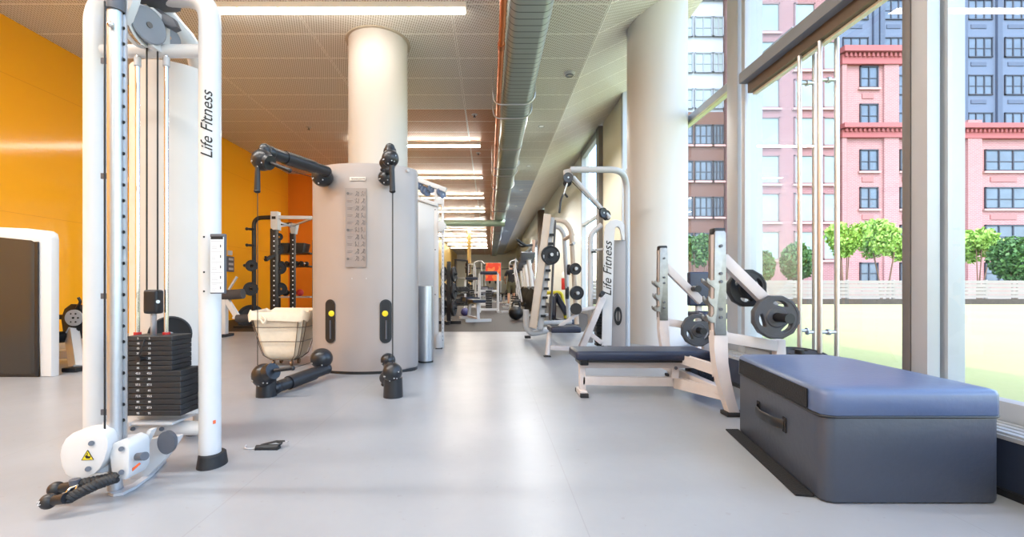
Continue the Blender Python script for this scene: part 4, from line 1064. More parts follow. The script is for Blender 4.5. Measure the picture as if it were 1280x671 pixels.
# storage horns (parts of the bench) and the plates that hang on them
def horn(c, L=0.13, r=0.0245, d=-1):
    b = MB(); c = Vector(c); b.cyl(c, c + V(0, d * L, 0), r, seg=20); b.cyl(c + V(0, d * L, 0), c + V(0, d * (L + .012), 0), r * 1.12, seg=20); return b.build('storage_horn', BLACK, ob_)
h1 = PZ(395, 2.5); cN = V(PX(968, 2.52), Yn, PZ(396, 2.53))
horn(cN - V(0, .03, 0), .17)
make_plate('weight_plate', 'grey twelve-sided grip plate on the bench storage arm, seen against the lawn', V(cN.x, Yn - 0.085, cN.z), 0.125, axis=(-0.12, -1, 0), spin=R(75))
c = V(PX(930, 3.0), 2.665, PZ(362, 3.0)); horn(QN(944, 360) + V(0, .03, 0), .13, d=1)
make_plate('weight_plate', 'dark grip plate behind the diagonal storage arm of the bench, half hidden by it', QN(944, 360) + V(0, .09, 0), 0.115, axis=(0.0, -1, 0), spin=R(20), m=IRON)
cF = V(PX(873, 3.62), 3.72, PZ(413, 3.6)); horn(cF + V(0, -.028, 0), .15); 
make_plate('weight_plate', 'grey grip plate hanging behind the hook plates, between bench pad and column', cF + V(0, -.085, 0), 0.135, axis=(0.0, -1, 0), spin=R(90))
cF2 = QF(985, 360); horn(QF(950, 362) + V(0, -.03, 0), .07)
make_plate('weight_plate', 'dark plate low behind the bench leg, below the end of the pad', V(PX(884, 3.1), 3.20, 0.148), 0.142, axis=(0.55, -1, .12), spin=R(10), m=IRON)
b_ = make_plate('weight_plate', 'dark grip plate lying nearly flat behind the jumping box, by the window rail', V(PX(995, 2.75), 2.72, PZ(447, 2.72)), 0.155, axis=(-0.06, -0.16, 1), spin=R(-40), m=IRON)
b = MB(); b.cyl((PX(995, 2.75), 2.72, 0.0), (PX(995, 2.75), 2.72, PZ(447, 2.72) + .05), .0245, seg=18); b.lathe([(0, 0), (.14, 0), (.14, .012), (.05, .02), (0, .02)], (PX(995, 2.75), 2.72, 0), seg=28); b.build('floor_peg', BLACK, ob_)
make_plate('weight_plate', 'dark grip plate lower on the floor peg, under the flat plate behind the jumping box', V(PX(995, 2.75), 2.72, PZ(447, 2.72) - .055), 0.155, axis=(0, 0, 1), m=IRON)
# adjustable bench back rest behind, dark navy
ib = thing('incline_bench', 'small bench with an upright dark navy back rest, behind the press station beside the column', 'bench', (PX(875, 4.6), 4.6, 0))
x0, x1 = PX(861, 4.6), PX(893, 4.6)
b = MB(); b.box(((x0 + x1) / 2, 4.62, PZ(361, 4.6)), (x1 - x0, 0.06, 0.35), bev=.02, seg=3); b.build('back_rest', PAD, ib)
b = MB(); b.box(((x0 + x1) / 2 - .02, 4.42, 0.47), (x1 - x0, 0.34, 0.06), bev=.02, seg=3); b.build('seat', PAD, ib)
b = MB(); b.bar(((x0 + x1) / 2, 4.67, .85), ((x0 + x1) / 2, 4.66, .04), .05, .05, up=(1, 0, 0)); b.bar(((x0 + x1) / 2, 4.22, .05), ((x0 + x1) / 2, 4.72, .05), .06, .05); b.bar(((x0 + x1) / 2 - .02, 4.36, .45), ((x0 + x1) / 2, 4.36, .06), .05, .05, up=(1, 0, 0)); b.bar(((x0 + x1) / 2 - .2, 4.25, .025), ((x0 + x1) / 2 + .2, 4.25, .025), .05, .05); b.bar(((x0 + x1) / 2 - .2, 4.71, .025), ((x0 + x1) / 2 + .2, 4.71, .025), .05, .05)
b.build('frame', PINKW, ib)

# ---------------------------------------------------------------- door pull handles on the glass
for px, tone in ((1001, 'inner'), (1020, 'outer'), (1026, 'inner'), (1046, 'outer')):
    pass
def pull(px, yt, yb, side, label):
    X = XN + 0.01 + side * 0.055; Y = X * FPX / (px - VX)
    t = thing('door_handle', label, 'door handle', (X, Y, 0), 'long door pulls')
    b = MB(); b.tube([(X, Y, PZ(yt, Y)), (X, Y, PZ(yb, Y))], 0.0135, 16); b.build('pull_bar', mat('satin bronze steel', (200, 194, 190), .32, .9, var=.05), t)
    for yy in (min(415, yb - 30), max(100, yt + 42)):
        b = MB(); b.cyl((X, Y, PZ(yy, Y)), (XN + 0.01 + (0.004 if side > 0 else -0.004), Y, PZ(yy, Y)), 0.010, seg=12); b.cyl((XN + 0.01 + .012 * side, Y, PZ(yy, Y)), (XN + 0.01 + .004 * side, Y, PZ(yy, Y)), 0.018, seg=12); b.build('standoff', STEEL, t)
    return t
pull(999.5, 62, 443, -1, 'long vertical steel door pull, first from the slim post, inside the glass')
pull(1018, 62, 446, 1, 'long vertical steel door pull, second from the slim post, outside the glass')
pull(1025, 48, 452, -1, 'long vertical steel door pull, third from the slim post, inside the glass')
pull(1046, 48, 452, 1, 'long vertical steel door pull, fourth from the slim post, outside the glass')
for y0_, y1_ in ():
    pass
b = MB(); yj = XN * FPX / (1022 - VX); b.box((XN + .008, yj, 1.25), (0.022, 0.012, 1.92)); struct(b.build('trim_6', mat('pale door edge seal', (206, 208, 210), .3)))
# ---------------------------------------------------------------- lat pulldown station by the right column
Y = 5.0
lp = thing('pulldown_machine', 'white cable pulldown machine with a lettered front blade and high arm, beside the right column', 'pulldown machine', (PX(745, Y), Y, 0))
def tb(name, pts, r, m=WHITE2, par=None, bend=0.08, **k):
    b = MB(); b.tube(pts, r, 14, bend=bend, **k); return b.build(name, m, par)
blade = [(752, 432), (755, 290), (757, 281), (763, 275.5), (770, 274), (777, 276), (780.5, 281), (781, 300), (777, 300), (776, 284), (772, 281), (768, 283), (767.5, 300), (764.5, 432)]
b = MB(); b.prism([P(x, y, Y - .05) for x, y in blade], (0.02, 0.09, 0), bev=.012); bl = b.build('front_blade', WHITE, lp, smooth=45)
lettering('Life Fitness', frame_mat(P(759.8, 336, Y - .053), (0.012, 0, 1), (-1, 0, 0.012)), 0.135, INK, bl, shear=.35, name='maker_lettering')
b = MB(); b.prism([P(765, 300, Y + .06), P(782, 300, Y + .06), P(782, 436, Y + .06), P(763, 436, Y + .06)], (0.03, 0.26, 0), bev=.01); sh = b.build('side_shroud', SHELL, lp)
b = MB(); c = P(772.5, 395, Y + .055); b.lathe([(.045, 0), (.075, 0), (.075, .004), (.045, .004), (.045, 0)], (0, 0, 0), (0, -1, 0), seg=26); b.box((0, -.002, 0), (.02, .004, .14)); b.xform(Matrix.Translation(c) @ Matrix.Diagonal((.6, 1, 1.4, 1))); b.build('round_emblem', INK, sh)
tb('front_arch', [P(738, 428, Y + .02), P(738, 292, Y + .02), P(752, 281, Y + .02)], .030, WHITE2, lp)
tb('arch_bar', [P(738, 313, Y + .02), P(755, 311, Y + .02)], .014, WHITE2, lp)
b = MB(); b.box(P(742, 315, Y - .015), (.05, .02, .022)); b.build('stop_tab', BLACK, lp)
tb('top_arm', [P(713, 212, Y + .05), P(776, 212, Y + .05), P(783.5, 228, Y + .25), P(783.5, 438, Y + .25)], .036, WHITE2, lp, bend=.14)
tb('diagonal_arm', [P(716, 221, Y), P(762, 272, Y + .06)], .024, WHITE2, lp)
tb('pull_cable', [P(714, 226, Y - .03), P(757, 270, Y + .02)], .005, CABLE, lp)
pulley(P(710, 222, Y - .03), .056, .03, lp, CASTG, STEEL, axis=(0.12, -1, 0)); pulley(P(709, 228, Y + .03), .048, .03, lp, IRON, STEEL, axis=(0.12, -1, 0))
pulley(P(754, 266, Y + .02), .058, .03, lp, IRON, WHITE2, axis=(0.6, -1, 0)); pulley(P(758, 269, Y + .07), .058, .03, lp, IRON, WHITE2, axis=(0.6, -1, 0))
b = MB(); b.prism([P(x, y, Y + .06) for x, y in ((705, 212), (714, 210), (716, 218), (712, 229), (707, 227))], (0, .09, 0), bev=.008); b.build('pulley_bracket', WHITE2, lp)
b = MB()
for k in range(14): b.box(P(749, 386 + k * 3.4, Y + .10), (.085, .12, .026), bev=.002, seg=1)
b.build('weight_stack', IRON, lp)
b = MB(); b.box(P(704.5, 410.5, 4.86), (.32, .36, .062), bev=.022, seg=3); st = b.build('seat_pad', PAD, lp)
tb('front_leg', [P(687, 416, 4.86), P(684, 444, 4.80)], .026, PINKW, lp); b = MB(); b.box(P(684, 446.5, 4.78), (.075, .09, .035), bev=.008); b.build('rubber_foot', RUBBER, lp)
b = MB(); b.bar(P(687, 434, 4.83), P(742, 437, 4.95), .06, .05, .008); b.build('base_rail', PINKW, lp)
b = MB(); b.bar(P(727, 434, 4.92), P(754, 371, 4.95), .06, .07, .01); b.build('slanted_post', PINKW, lp)
b = MB(); b.bar(P(731, 413, 4.95), P(752, 428, 4.95), .035, .05, .006); b.bar(P(689, 415, 4.87), P(722, 392, 4.9), .03, .035, .005); b.bar(P(722, 388, 4.9), P(744, 384, 4.95), .03, .035, .005); b.build('braces', PINKW, lp)
for px, pxe, yy in ((720, 713, 386),):
    b = MB(); b.cyl(P(px, yy, 4.74), P(px, yy, 5.06), .062, seg=24); b.build('thigh_roller', RUBBER, lp)
b = MB(); b.cyl(P(751, 369, 4.87), P(753.5, 366, 4.8), .026, seg=14); b.build('adjust_knob', BLACK, lp)
hd_ = thing('pull_handle', 'black curved pulldown bar hanging from the pulley of the pulldown machine', 'handle', P(703, 250, Y - .03))
tb('link', [P(709, 229, Y - .03), P(704.5, 243, Y - .03)], .008, STEEL, hd_)
tb('grip', [P(699, 266, Y - .06), P(701, 250, Y - .04), P(704, 243, Y - .03)], .012, BLACK, hd_, bend=.03); tb('grip', [P(709, 246, Y + .05), P(706, 242, Y), P(704, 243, Y - .03)], .012, BLACK, hd_, bend=.02)

# ---------------------------------------------------------------- plate loaded machine with a leaning guide rail
Y = 6.5
sm = thing('smith_machine', 'cream framed plate-loaded bar machine with leaning guide rails, behind the pulldown seat', 'weight machine', (PX(690, Y), Y, 0))
TAN = mat('tan and cream tube', (206, 188, 170), .45, var=.05)
b = MB(); b.bar(P(666, 410, Y - .3), P(684.5, 268, Y - .1), .07, .10, .012, up=(1, 0, .1)); b.build('guide_rail', TAN, sm)
b = MB(); b.bar(P(675, 412, Y - .25), P(690, 272, Y - .05), .06, .075, .01, up=(1, 0, .1)); gr = b.build('rack_rail', WHITE2, sm)
b = MB()
for k in range(10):
    t = .12 + .08 * k; c = P(675, 412, Y - .3).lerp(P(690, 272, Y - .1), t); b.box(c + V(.02, -.03, 0), (.07, .03, .035))
b.build('catch_notches', INK, gr)
tb('front_foot', [P(657.5, 387, 6.3), P(658, 410, 6.3), P(664, 417, 6.3), P(685, 413, 6.35)], .042, WHITE2, sm, bend=.12)
b = MB(); b.box(P(659.5, 421, 6.3), (.08, .1, .03)); b.build('rubber_foot', RUBBER, sm)
for y_, x2 in ((404, 714), (412, 712)): tb('base_rail', [P(663, y_, Y - .1), P(x2, y_ - 2, Y + .1)], .032, WHITE2, sm)
tb('lift_rod', [P(694, 275, Y), P(688, 405, Y)], .016, INKG, sm)
tb('rear_upright', [P(692, 275, Y + .3), P(706, 276, Y + .3), P(714, 287, Y + .3), P(721, 405, Y + .3)], .036, TAN, sm, bend=.2)
tb('rear_upright', [P(690, 283, Y + .9), P(699, 284, Y + .9), P(705, 292, Y + .9), P(711, 400, Y + .9)], .034, WHITE2, sm, bend=.2)
tb('cross_tube', [P(706, 299, Y + .6), P(716, 293, Y + .3)], .03, TAN, sm)
for (x, y, dy) in ((718, 336, .2), (720, 366, .2), (715, 305, .25), (688, 319, -.1)):
    b = MB(); c = P(x, y, Y + dy); b.cyl(c + V(0, .12, 0), c + V(0, -.16, 0), .024, seg=14); b.build('storage_horn', STEEL, sm)
def simple_plate(label, c, r, axis=(0.1, -1, 0), w=.05, m=IRON, grp=None, cat='weight plate'):
    t = thing('weight_plate', label, cat, tuple(c), grp); b = MB()
    b.lathe([(.026, -w / 2), (r * .3, -w / 2), (r * .34, -w * .3), (r * .8, -w * .3), (r * .86, -w / 2), (r * .97, -w / 2), (r, -w * .35), (r, w * .35), (r * .97, w / 2), (r * .86, w / 2), (r * .8, w * .3), (r * .34, w * .3), (r * .3, w / 2), (.026, w / 2), (.026, -w / 2)], c, axis, seg=32); b.build('disc', m, t)
    return t
pb1 = simple_plate('large black weight plate on the leaning rail machine, highest of its plates', P(688, 319, Y - .2), .135, w=.06)
b = MB()
for a in (0.2, 3.35): 
    c = P(688, 319, Y - .2) + V(.10 * math.cos(a), -.026, .10 * math.sin(a)); b.box(c, (.018, .006, .05), bev=.004)
b.build('grip_slots', WHITE2, pb1)
simple_plate('black weight plate on the rear upright of the leaning rail machine, upper one', P(719, 336, Y + .12), .088)
simple_plate('black weight plate on the rear upright of the leaning rail machine, lower one', P(721, 366, Y + .12), .105)
simple_plate('black weight plate edge-on behind the upper plate of the rear upright', P(711, 337, Y + .75), .085, axis=(1, -.25, 0))
simple_plate('black weight plate edge-on behind the lower plate of the rear upright', P(709, 366, Y + .75), .10, axis=(1, -.25, 0))
# padded seat behind it: navy
hp = thing('leg_press', 'machine with two curved navy pads and a yellow frame, behind the leaning rail machine', 'weight machine', (PX(698, 7.6), 7.6, 0))
b = MB(); b.bar(P(690, 398, 7.5), P(691, 372, 7.6), .3, .10, .04, up=(1, 0, .2)); b.bar(P(709, 393, 7.6), P(694, 368, 7.7), .3, .10, .04, up=(.6, 0, .6)); b.bar(P(700, 402, 7.5), P(714, 402, 7.6), .34, .10, .04); b.build('pads', PAD, hp)
tb('yellow_frame', [P(681, 366, 7.7), P(702, 365, 7.7), P(707, 398, 7.7)], .03, YELLOW, hp)
tb('base_frame', [P(688, 398, 7.6), P(688, 408, 7.6), P(716, 408, 7.6), P(716, 398, 7.6)], .035, WHITE2, hp)
fe_ = thing('fire_extinguisher', 'red cylinder with a white top hanging on the pale wall behind the machines', 'fire extinguisher', (PX(704, 15.0), 15.0, 0))
fe_.location = (2.60, 15.6, 1.0)
b = MB(); x_, y_ = 2.60, 15.6; z_ = PZ(362, 15.6); b.lathe([(0, z_), (.085, z_), (.09, z_ + .03), (.09, z_ + .48), (.05, z_ + .56), (0, z_ + .57)], (x_, y_, 0), seg=20); b.build('cylinder', RED, fe_)
b = MB(); b.lathe([(0, z_ + .40), (.093, z_ + .40), (.093, z_ + .52), (.04, z_ + .62), (0, z_ + .62)], (x_, y_, 0), seg=20); b.build('cap', OFFWHITE, fe_)

# ---------------------------------------------------------------- white cable crossover behind the grey machine
Y = 5.5
cx_ = thing('cable_tower', 'tall white cable tower with slanted pulley arm, just right behind the grey cable machine', 'cable machine', (PX(540, Y), Y, 0))
b = MB(); b.prism([P(x, y, Y - .05) for x, y in ((519, 246), (545, 256), (545, 440), (519, 440))], (0, .30, 0), bev=.008); b.build('front_panel', SILVER, cx_)
b = MB(); b.bar(P(519, 247, Y - .06), P(547, 256, Y - .06), .05, .045, .006); b.build('panel_top', WHITE, cx_)
b = MB(); b.bar(P(520, 224, Y - .05), P(558, 238, Y - .05), .06, .055, .008); b.build('pulley_arm', WHITE, cx_)
b = MB(); b.bar(P(545.5, 236, Y - .03), P(545.5, 440, Y - .03), .05, .05, .006, up=(1, 0, 0)); b.build('post', WHITE, cx_)
b = MB(); b.bar(P(553.5, 250, Y - .05), P(553.5, 436, Y - .05), .03, .03, .004, up=(1, 0, 0)); b.bar(P(545, 252, Y - .05), P(555, 252, Y - .05), .05, .06); po = b.build('guide_post', WHITE, cx_)
b = MB()
for k in range(26): b.cyl(P(553.5, 300 + 5 * k, Y - .068), P(553.5, 300 + 5 * k, Y - .05), .005, seg=6)
b.build('pin_holes', INK, po)
b = MB(); b.prism([P(x, y, Y - .09) for x, y in ((547, 277), (552, 275), (557, 280), (558, 284), (553, 289), (548, 290))], (0, .08, 0), bev=.008); b.build('pulley_carriage', WHITE, cx_)
BLUG = mat('blue grey pulleys', (104, 116, 140), .4)
for (x, y) in ((524.5, 232), (530, 238), (534, 240), (539, 236), (550, 240), (553, 243)): pulley(P(x, y, Y - .05), .05, .03, cx_, BLUG, STEEL, axis=(.75, -.66, 0))
b = MB(); b.prism([P(x, y, Y - .1) for x, y in ((545, 440), (552, 434), (551, 420), (548, 417), (545, 420))], (0, .2, 0), bev=.01); b.build('foot_plate', WHITE, cx_)
b = MB(); b.box(P(549, 436.5, Y - .1), (.08, .1, .03)); b.build('rubber_foot', RUBBER, cx_)
b = MB()
for x in (521, 544):
    for y in (262, 312, 368): b.cyl(P(x, y, Y - .052), P(x, y, Y - .056), .008, seg=8)
b.build('panel_screws', INKG, cx_)

# ---------------------------------------------------------------- left edge: white shrouded strength machine
Y = 3.70
lm = thing('strength_machine', 'white rounded strength machine with a smoked dark shroud at the left edge', 'weight machine', (PX(15, Y), Y + .05, 0))
b = MB()
o = [(64, 471), (64, 298), (62.5, 291), (58, 288), (36, 285.5), (0, 284), (-60, 284), (-60, 297), (0, 296.5), (40, 298), (46, 301), (48.5, 306), (48.5, 471)]
b.prism([P(x, y, Y) for x, y in o], (0, .075, 0), bev=.016); b.build('outer_frame', WHITE, lm, smooth=50)
b = MB(); pts = []
xa, xb = PX(-60, Y), PX(49, Y)
sec = [(xa, Y + .005), (xb - .10, Y - .0), (xb - .05, Y + .008), (xb - .004, Y + .04), (xb - .004, Y + .085), (xa, Y + .14)]
b.prism([(x, y, .02) for x, y in sec], (0, 0, PZ(296, Y) - .02), bev=.006); sp = b.build('smoked_shroud', SMOKED, lm, smooth=40)
lettering('Life Fitness', frame_mat(P(10, 375, Y + .0055), (0, 0, 1), (-1, 0, 0)), 0.105, mat('faint grey print', (92, 88, 84), .4), sp, shear=.35, name='maker_lettering')
b = MB(); b.bar(P(46, 470, Y - .012), P(46, 302, Y - .012), .012, .03, .003, up=(1, 0, 0)); b.build('edge_trim', BLACK, lm)
b = MB(); b.box((xa / 2 + xb / 2 + .0, Y + .07, .012), (xb - xa - .02, .14, .024)); b.build('plinth', BLACK, lm)
# machine behind with round cam
Y = 4.3
lc = thing('leg_machine', 'white leg machine with a round black cam disc, behind the white machine at the left', 'weight machine', (PX(88, Y), Y, 0))
b = MB(); o = [(76, 398), (80, 386), (88, 380), (96, 381), (104, 389), (107, 402), (103, 416), (96, 424), (86, 424), (78, 414)]
b.prism([P(x, y, Y) for x, y in o], (0, .06, 0), bev=.01); cam_ = b.build('cam_plate', BLACK, lc)
b = MB(); c = P(94, 397, Y - .005); b.lathe([(0, 0), (.070, 0), (.078, .006), (.078, .02), (0, .02)], c, (0.1, -1, 0), seg=30); dd = b.build('cam_disc', WHITE2, cam_)
b = MB()
for k in range(6): b.cyl(c + V(.045 * math.cos(k * 1.047), -.018, .045 * math.sin(k * 1.047)), c + V(.045 * math.cos(k * 1.047), -.023, .045 * math.sin(k * 1.047)), .008, seg=10)
b.cyl(c + V(0, -.018, 0), c + V(0, -.025, 0), .010, seg=10); b.build('disc_holes', INK, dd)
b = MB(); b.cyl(P(67, 422, Y - .1), P(79, 421, Y - .02), .055, seg=24); b.build('roller_pad', BLACK, lc)
b = MB(); b.cyl(P(78.5, 421, Y - .02), P(80, 421, Y - .01), .052, seg=24); b.build('roller_hub', WHITE2, lc)
b = MB(); b.bar(P(90, 416, Y), P(97, 463, Y - .3), .10, .07, .012, up=(0, 1, .2)); b.build('front_leg', WHITE, lc)
b = MB(); b.box((PX(97.5, 3.98), 3.96, .02), (.13, .14, .04), bev=.01); b.build('rubber_foot', BLACK, lc)
b = MB(); b.bar(P(62, 444, Y + .1), P(108, 441, Y + .1), .07, .08, .01); b.bar(P(70, 432, Y + .2), P(108, 426, Y + .2), .07, .08, .01); b.build('base_frame', WHITE, lc)
tb('grip_handle', [P(96, 385, Y), P(101, 377, Y - .02), P(98, 372, Y - .02)], .012, BLACK, lc)
b = MB(); b.box(P(75, 396, Y + .05), (.1, .06, .045), bev=.01); b.build('seat_edge', BLACK, lc)

# ---------------------------------------------------------------- leg curl with grey rollers, behind the tall cable machine
Y = 6.7
lg_ = thing('leg_curl_machine', 'white leg curl machine with dark grey roller pads, left of the black rack', 'weight machine', (PX(287, Y), Y, 0))
DGR = mat('dark grey roller foam', (70, 66, 68), .7)
b = MB(); b.cyl(P(279, 369, Y), P(304, 367, Y), .075, seg=24); b.build('upper_roller', DGR, lg_)
b = MB(); b.cyl(P(296, 398, Y - .1), P(313, 397, Y - .1), .055, seg=24); b.build('lower_roller', DGR, lg_)
b = MB(); b.bar(P(283, 374, Y), P(298, 398, Y - .05), .05, .06, .01, up=(0, 1, 0)); b.bar(P(297, 397, Y - .1), P(291, 397, Y - .1), .03, .03); b.build('swing_arm', WHITE, lg_)
b = MB(); b.bar(P(280, 374, Y), P(280, 420, Y), .09, .09, .012, up=(1, 0, 0)); b.build('post', WHITE, lg_)
b = MB(); b.box((PX(280, Y), Y, .02), (.14, .3, .04), bev=.01); b.build('foot', RUBBER, lg_)
b = MB(); b.bar(P(286, 362, Y + .1), P(296, 346, Y + .1), .025, .025, .004, up=(1, 0, 0)); b.build('lever', WHITE2, lg_)
wp = thing('wall_panel', 'small dark switch panel with a white plate above, on the orange wall left of the rack', 'switch panel', (XL, PX(0, 1) * 0 + 5.8 * FPX / (VX - 287), PZ(328, 9.96)))
yw = 5.8 * FPX / (VX - 287)
b = MB(); b.box((XL + .015, yw, PZ(330, yw)), (.03, .26, .34), bev=.004); b.build('panel_box', GREYPLASTIC, wp)
b = MB()
for k in range(3): b.box((XL + .032, yw, PZ(324 + 6 * k, yw)), (.006, .17, .05))
b.build('buttons', WHITE2, wp)
b = MB(); b.box((XL + .01, yw, PZ(316, yw)), (.02, .15, .10)); b.build('white_plate', WHITE, wp)

# ---------------------------------------------------------------- black half racks along the orange wall
Y = 8.3
rk = thing('power_rack', 'black power rack with white top brackets, in front of the orange wall', 'power rack', (PX(345, Y), Y + .3, 0))
RB = mat('black rack steel', (26, 25, 28), .42)
tb('arch_post', [P(317.5, 410, Y), P(317.5, 272.5, Y), P(340, 271.5, Y)], .038, RB, rk, bend=.14)
tb('arch_post', [P(346, 405, Y + .7), P(346, 281, Y + .7), P(365, 280, Y + .7)], .036, RB, rk, bend=.14)
b = MB(); b.bar(P(342.5, 411, Y - .1), P(342.5, 286, Y - .1), .10, .10, .006, up=(1, 0, 0)); u1 = b.build('upright', RB, rk)
b = MB(); b.bar(P(366, 403, Y + .6), P(366, 291, Y + .6), .09, .09, .006, up=(1, 0, 0)); u2 = b.build('upright', RB, rk)
for (xc_, y0_, y1_, yy, par) in ((342.5, 295, 400, Y - .155, u1), (366, 300, 395, Y + .55, u2)):
    b = MB()
    for k in range(18): b.cyl(P(xc_, y0_ + (y1_ - y0_) * k / 17, yy), P(xc_, y0_ + (y1_ - y0_) * k / 17, yy + .01), .014, seg=8)
    b.build('pin_holes', LABELW, par)
b = MB(); b.prism([P(x, y, Y - .17) for x, y in ((338, 264), (346.5, 264), (347, 287), (341, 287), (338, 284))], (0, .14, 0), bev=.006); h1_ = b.build('head_bracket', WHITE, rk)
b = MB(); b.box(P(342, 272, Y - .175), (.07, .01, .05)); b.build('bracket_badge', INK, h1_)
b = MB(); b.prism([P(x, y, Y + .54) for x, y in ((361, 279), (371, 279), (368.5, 292), (363.5, 292))], (0, .12, 0), bev=.006); b.build('head_bracket', WHITE, rk)
b = MB(); b.bar(P(346, 271.5, Y - .1), P(390, 272, Y - .1), .05, .06, .004); b.build('top_beam', WHITE, rk)
b = MB(); b.bar(P(347, 277, Y - .1), P(364, 283, Y + .55), .03, .03); b.bar(P(366, 282, Y + .55), P(388, 274, Y - .05), .03, .03); b.bar(P(347, 283, Y - .1), P(363, 281, Y + .55), .03, .03); b.build('truss_rods', WHITE, rk)
for (x, y, dx) in ((317, 287, -.06), (317, 307, -.06), (317, 332, -.1), (317, 361, -.1)):
    b = MB(); c = P(x, y, Y); b.cyl(c + V(.03, 0, 0), c + V(dx, -.12, 0), .022, seg=12); b.ball(c + V(dx, -.12, 0), .03, seg=10); b.build('peg', RB, rk)
b = MB(); b.bar(P(343, 318, Y - .2), P(332, 325, Y - .4), .06, .04, .004); b.bar(P(333, 325, Y - .38), P(332, 320, Y - .4), .03, .03, up=(1, 0, 0)); b.build('spotter_arm', RB, rk)
b = MB(); b.box((PX(345, Y), Y + .25, .02), (1.3, 1.0, .04)); b.bar(P(318, 408, Y), P(346, 408, Y + .7), .08, .08); b.bar(P(343, 409, Y - .1), P(366, 403, Y + .6), .08, .08); b.build('base_frame', RB, rk)
k_ = 0
for (x, y, yy, r, lab) in ((314.5, 332, Y - .12, .105, 'round black plate on the outer rack post, upper one'), (313.5, 361, Y - .12, .125, 'round black plate on the outer rack post, lower one'),
                           (348.5, 296, Y + .5, .075, 'small black plate behind the front rack upright, topmost'), (348, 312, Y + .5, .10, 'black plate behind the front rack upright, second from the top'), (349.5, 335, Y + .5, .125, 'black plate behind the front rack upright, third from the top'), (350.5, 361, Y + .5, .125, 'black plate behind the front rack upright, lowest'),
                           (314, 397, Y + .15, .245, 'largest black bumper plate standing on the floor by the outer rack post'), (349, 398, Y + .55, .20, 'black bumper plate standing at the foot of the front rack upright')):
    simple_plate(lab, P(x, y, yy), r, axis=(.5, -.86, 0), w=.06, m=mat('matt black plate', (30, 28, 30), .5))
# shelf with gear behind the rack
Ys = 10.2
sf = thing('storage_shelf', 'black storage shelf unit behind the power rack, against the orange wall', 'shelf', (PX(370, Ys), Ys, 0))
b = MB()
for x in (349, 392): b.bar(P(x, 396, Ys), P(x, 300, Ys), .05, .05, up=(1, 0, 0)); b.bar(P(x, 396, Ys + .4) , P(x, 300, Ys + .4), .05, .05, up=(1, 0, 0))
b.build('posts', RB, sf)
for y in (317, 333, 371, 390):
    b = MB(); b.box(P(370.5, y, Ys + .2), (.80, .46, .03)); b.build('shelf_board', WHITE2 if y == 371 else RB, sf)
rr = random.Random(4)
def item(name, label, cat, mb, m, loc, grp=None):
    o = mb.build(name, m); tag(o, label, cat, grp); return o
for i, (x, w) in enumerate(((358, .30), (375, .34))):
    b = MB(); c = P(x, 309, Ys + .2); zt_ = PZ(317, Ys + .2) + .0155
    b.prism([(c.x - w / 2, c.y - .18, zt_ + .22), (c.x - w / 2 + .04, c.y - .18, zt_), (c.x + w / 2 - .04, c.y - .18, zt_), (c.x + w / 2, c.y - .18, zt_ + .22)], (0, .36, 0), bev=.01)
    item('storage_bin', ('black open bin on the top shelf behind the rack, ' + ('nearest the upright' if i == 0 else 'farther from the front upright')), 'bin', b, RB, c)
def dumbbell(label, c, L=.28, r=.055, rz=0.0, m=IRON, grp=None):
    t = thing('dumbbell', label, 'dumbbell', tuple(c), grp); ax = V(math.cos(rz), math.sin(rz), 0); c = Vector(c)
    b = MB(); b.cyl(c - ax * L * .25, c + ax * L * .25, .017, seg=10); b.build('handle', STEEL, t)
    for s in (-1, 1):
        b = MB(); b.lathe([(0, 0), (r * .8, 0), (r, .02), (r, L * .22), (r * .85, L * .25), (0, L * .25)], c + ax * s * L * .25, ax * s, seg=16); b.build('head', m, t)
    return t
for i, x in enumerate((356, 362, 368, 374, 380)):
    dumbbell('black dumbbell on the second shelf behind the rack, in a row of five', P(x, 333, Ys + .1) + V(0, 0, .07), .26, .05, R(80), grp='dumbbells on the rack shelf')
for i, x in enumerate((357, 366, 375)):
    b = MB(); c = P(x, 371, Ys + .12); b.ball(c + V(0, 0, .10), .082, seg=20)
    item('medicine_ball', ['black medicine ball on the white shelf behind the rack', 'dark grey medicine ball in the middle of the white shelf', 'red medicine ball on the white shelf behind the rack'][i], 'ball', b, [RB, CASTG, RED][i], c)
# ---------------------------------------------------------------- duct, pipe, straps and ceiling fittings
def m_duct():
    m, nt, N, L, b = nodes_of('ribbed galvanised duct')
    pos, xyz = pos_xyz(nt)
    n1 = N.new('ShaderNodeTexNoise'); n1.inputs['Scale'].default_value = 2.5; L.new(pos, n1.inputs['Vector'])
    c = mix_rgb(nt, n1.outputs['Fac'], lin((186, 200, 198)), lin((166, 182, 182)))
    s = stripe(nt, xyz[1], 0.114, 0.0, 0.014)
    c = mix_rgb(nt, math_node(nt, 'MULTIPLY', s, .75), c, lin((70, 80, 82)))
    L.new(c, b.inputs['Base Color']); b.inputs['Metallic'].default_value = .55; b.inputs['Roughness'].default_value = .36
    return m
dt = thing('air_duct', 'long ribbed grey metal air duct hanging under the ceiling down the middle of the hall', 'air duct', (.41, 18, 3.5))
zb_, zt_ = EYE + 2.73, EYE + 3.10
sec = []
for (cx, cz, a0) in ((.53, zb_ + .11, -90), (.53, zt_ - .11, 0), (.30, zt_ - .11, 90), (.30, zb_ + .11, 180)):
    for k in range(7):
        a = R(a0 + 15 * k); sec.append((cx + .11 * math.cos(a), -2.0, cz + .11 * math.sin(a)))
b = MB(); b.prism(sec, (0, 42, 0)); b.build('duct_body', m_duct(), dt, smooth=40)
for y in (3.1, 8.9, 14.5, 20.5, 26.5, 32.5):
    b = MB(); b.prism([(.415 + (x - .415) * 1.05, y, (zb_ + zt_) / 2 + (z - (zb_ + zt_) / 2) * 1.05) for x, _, z in sec], (0, .05, 0)); b.build('joint_flange', STEEL, dt, smooth=40)
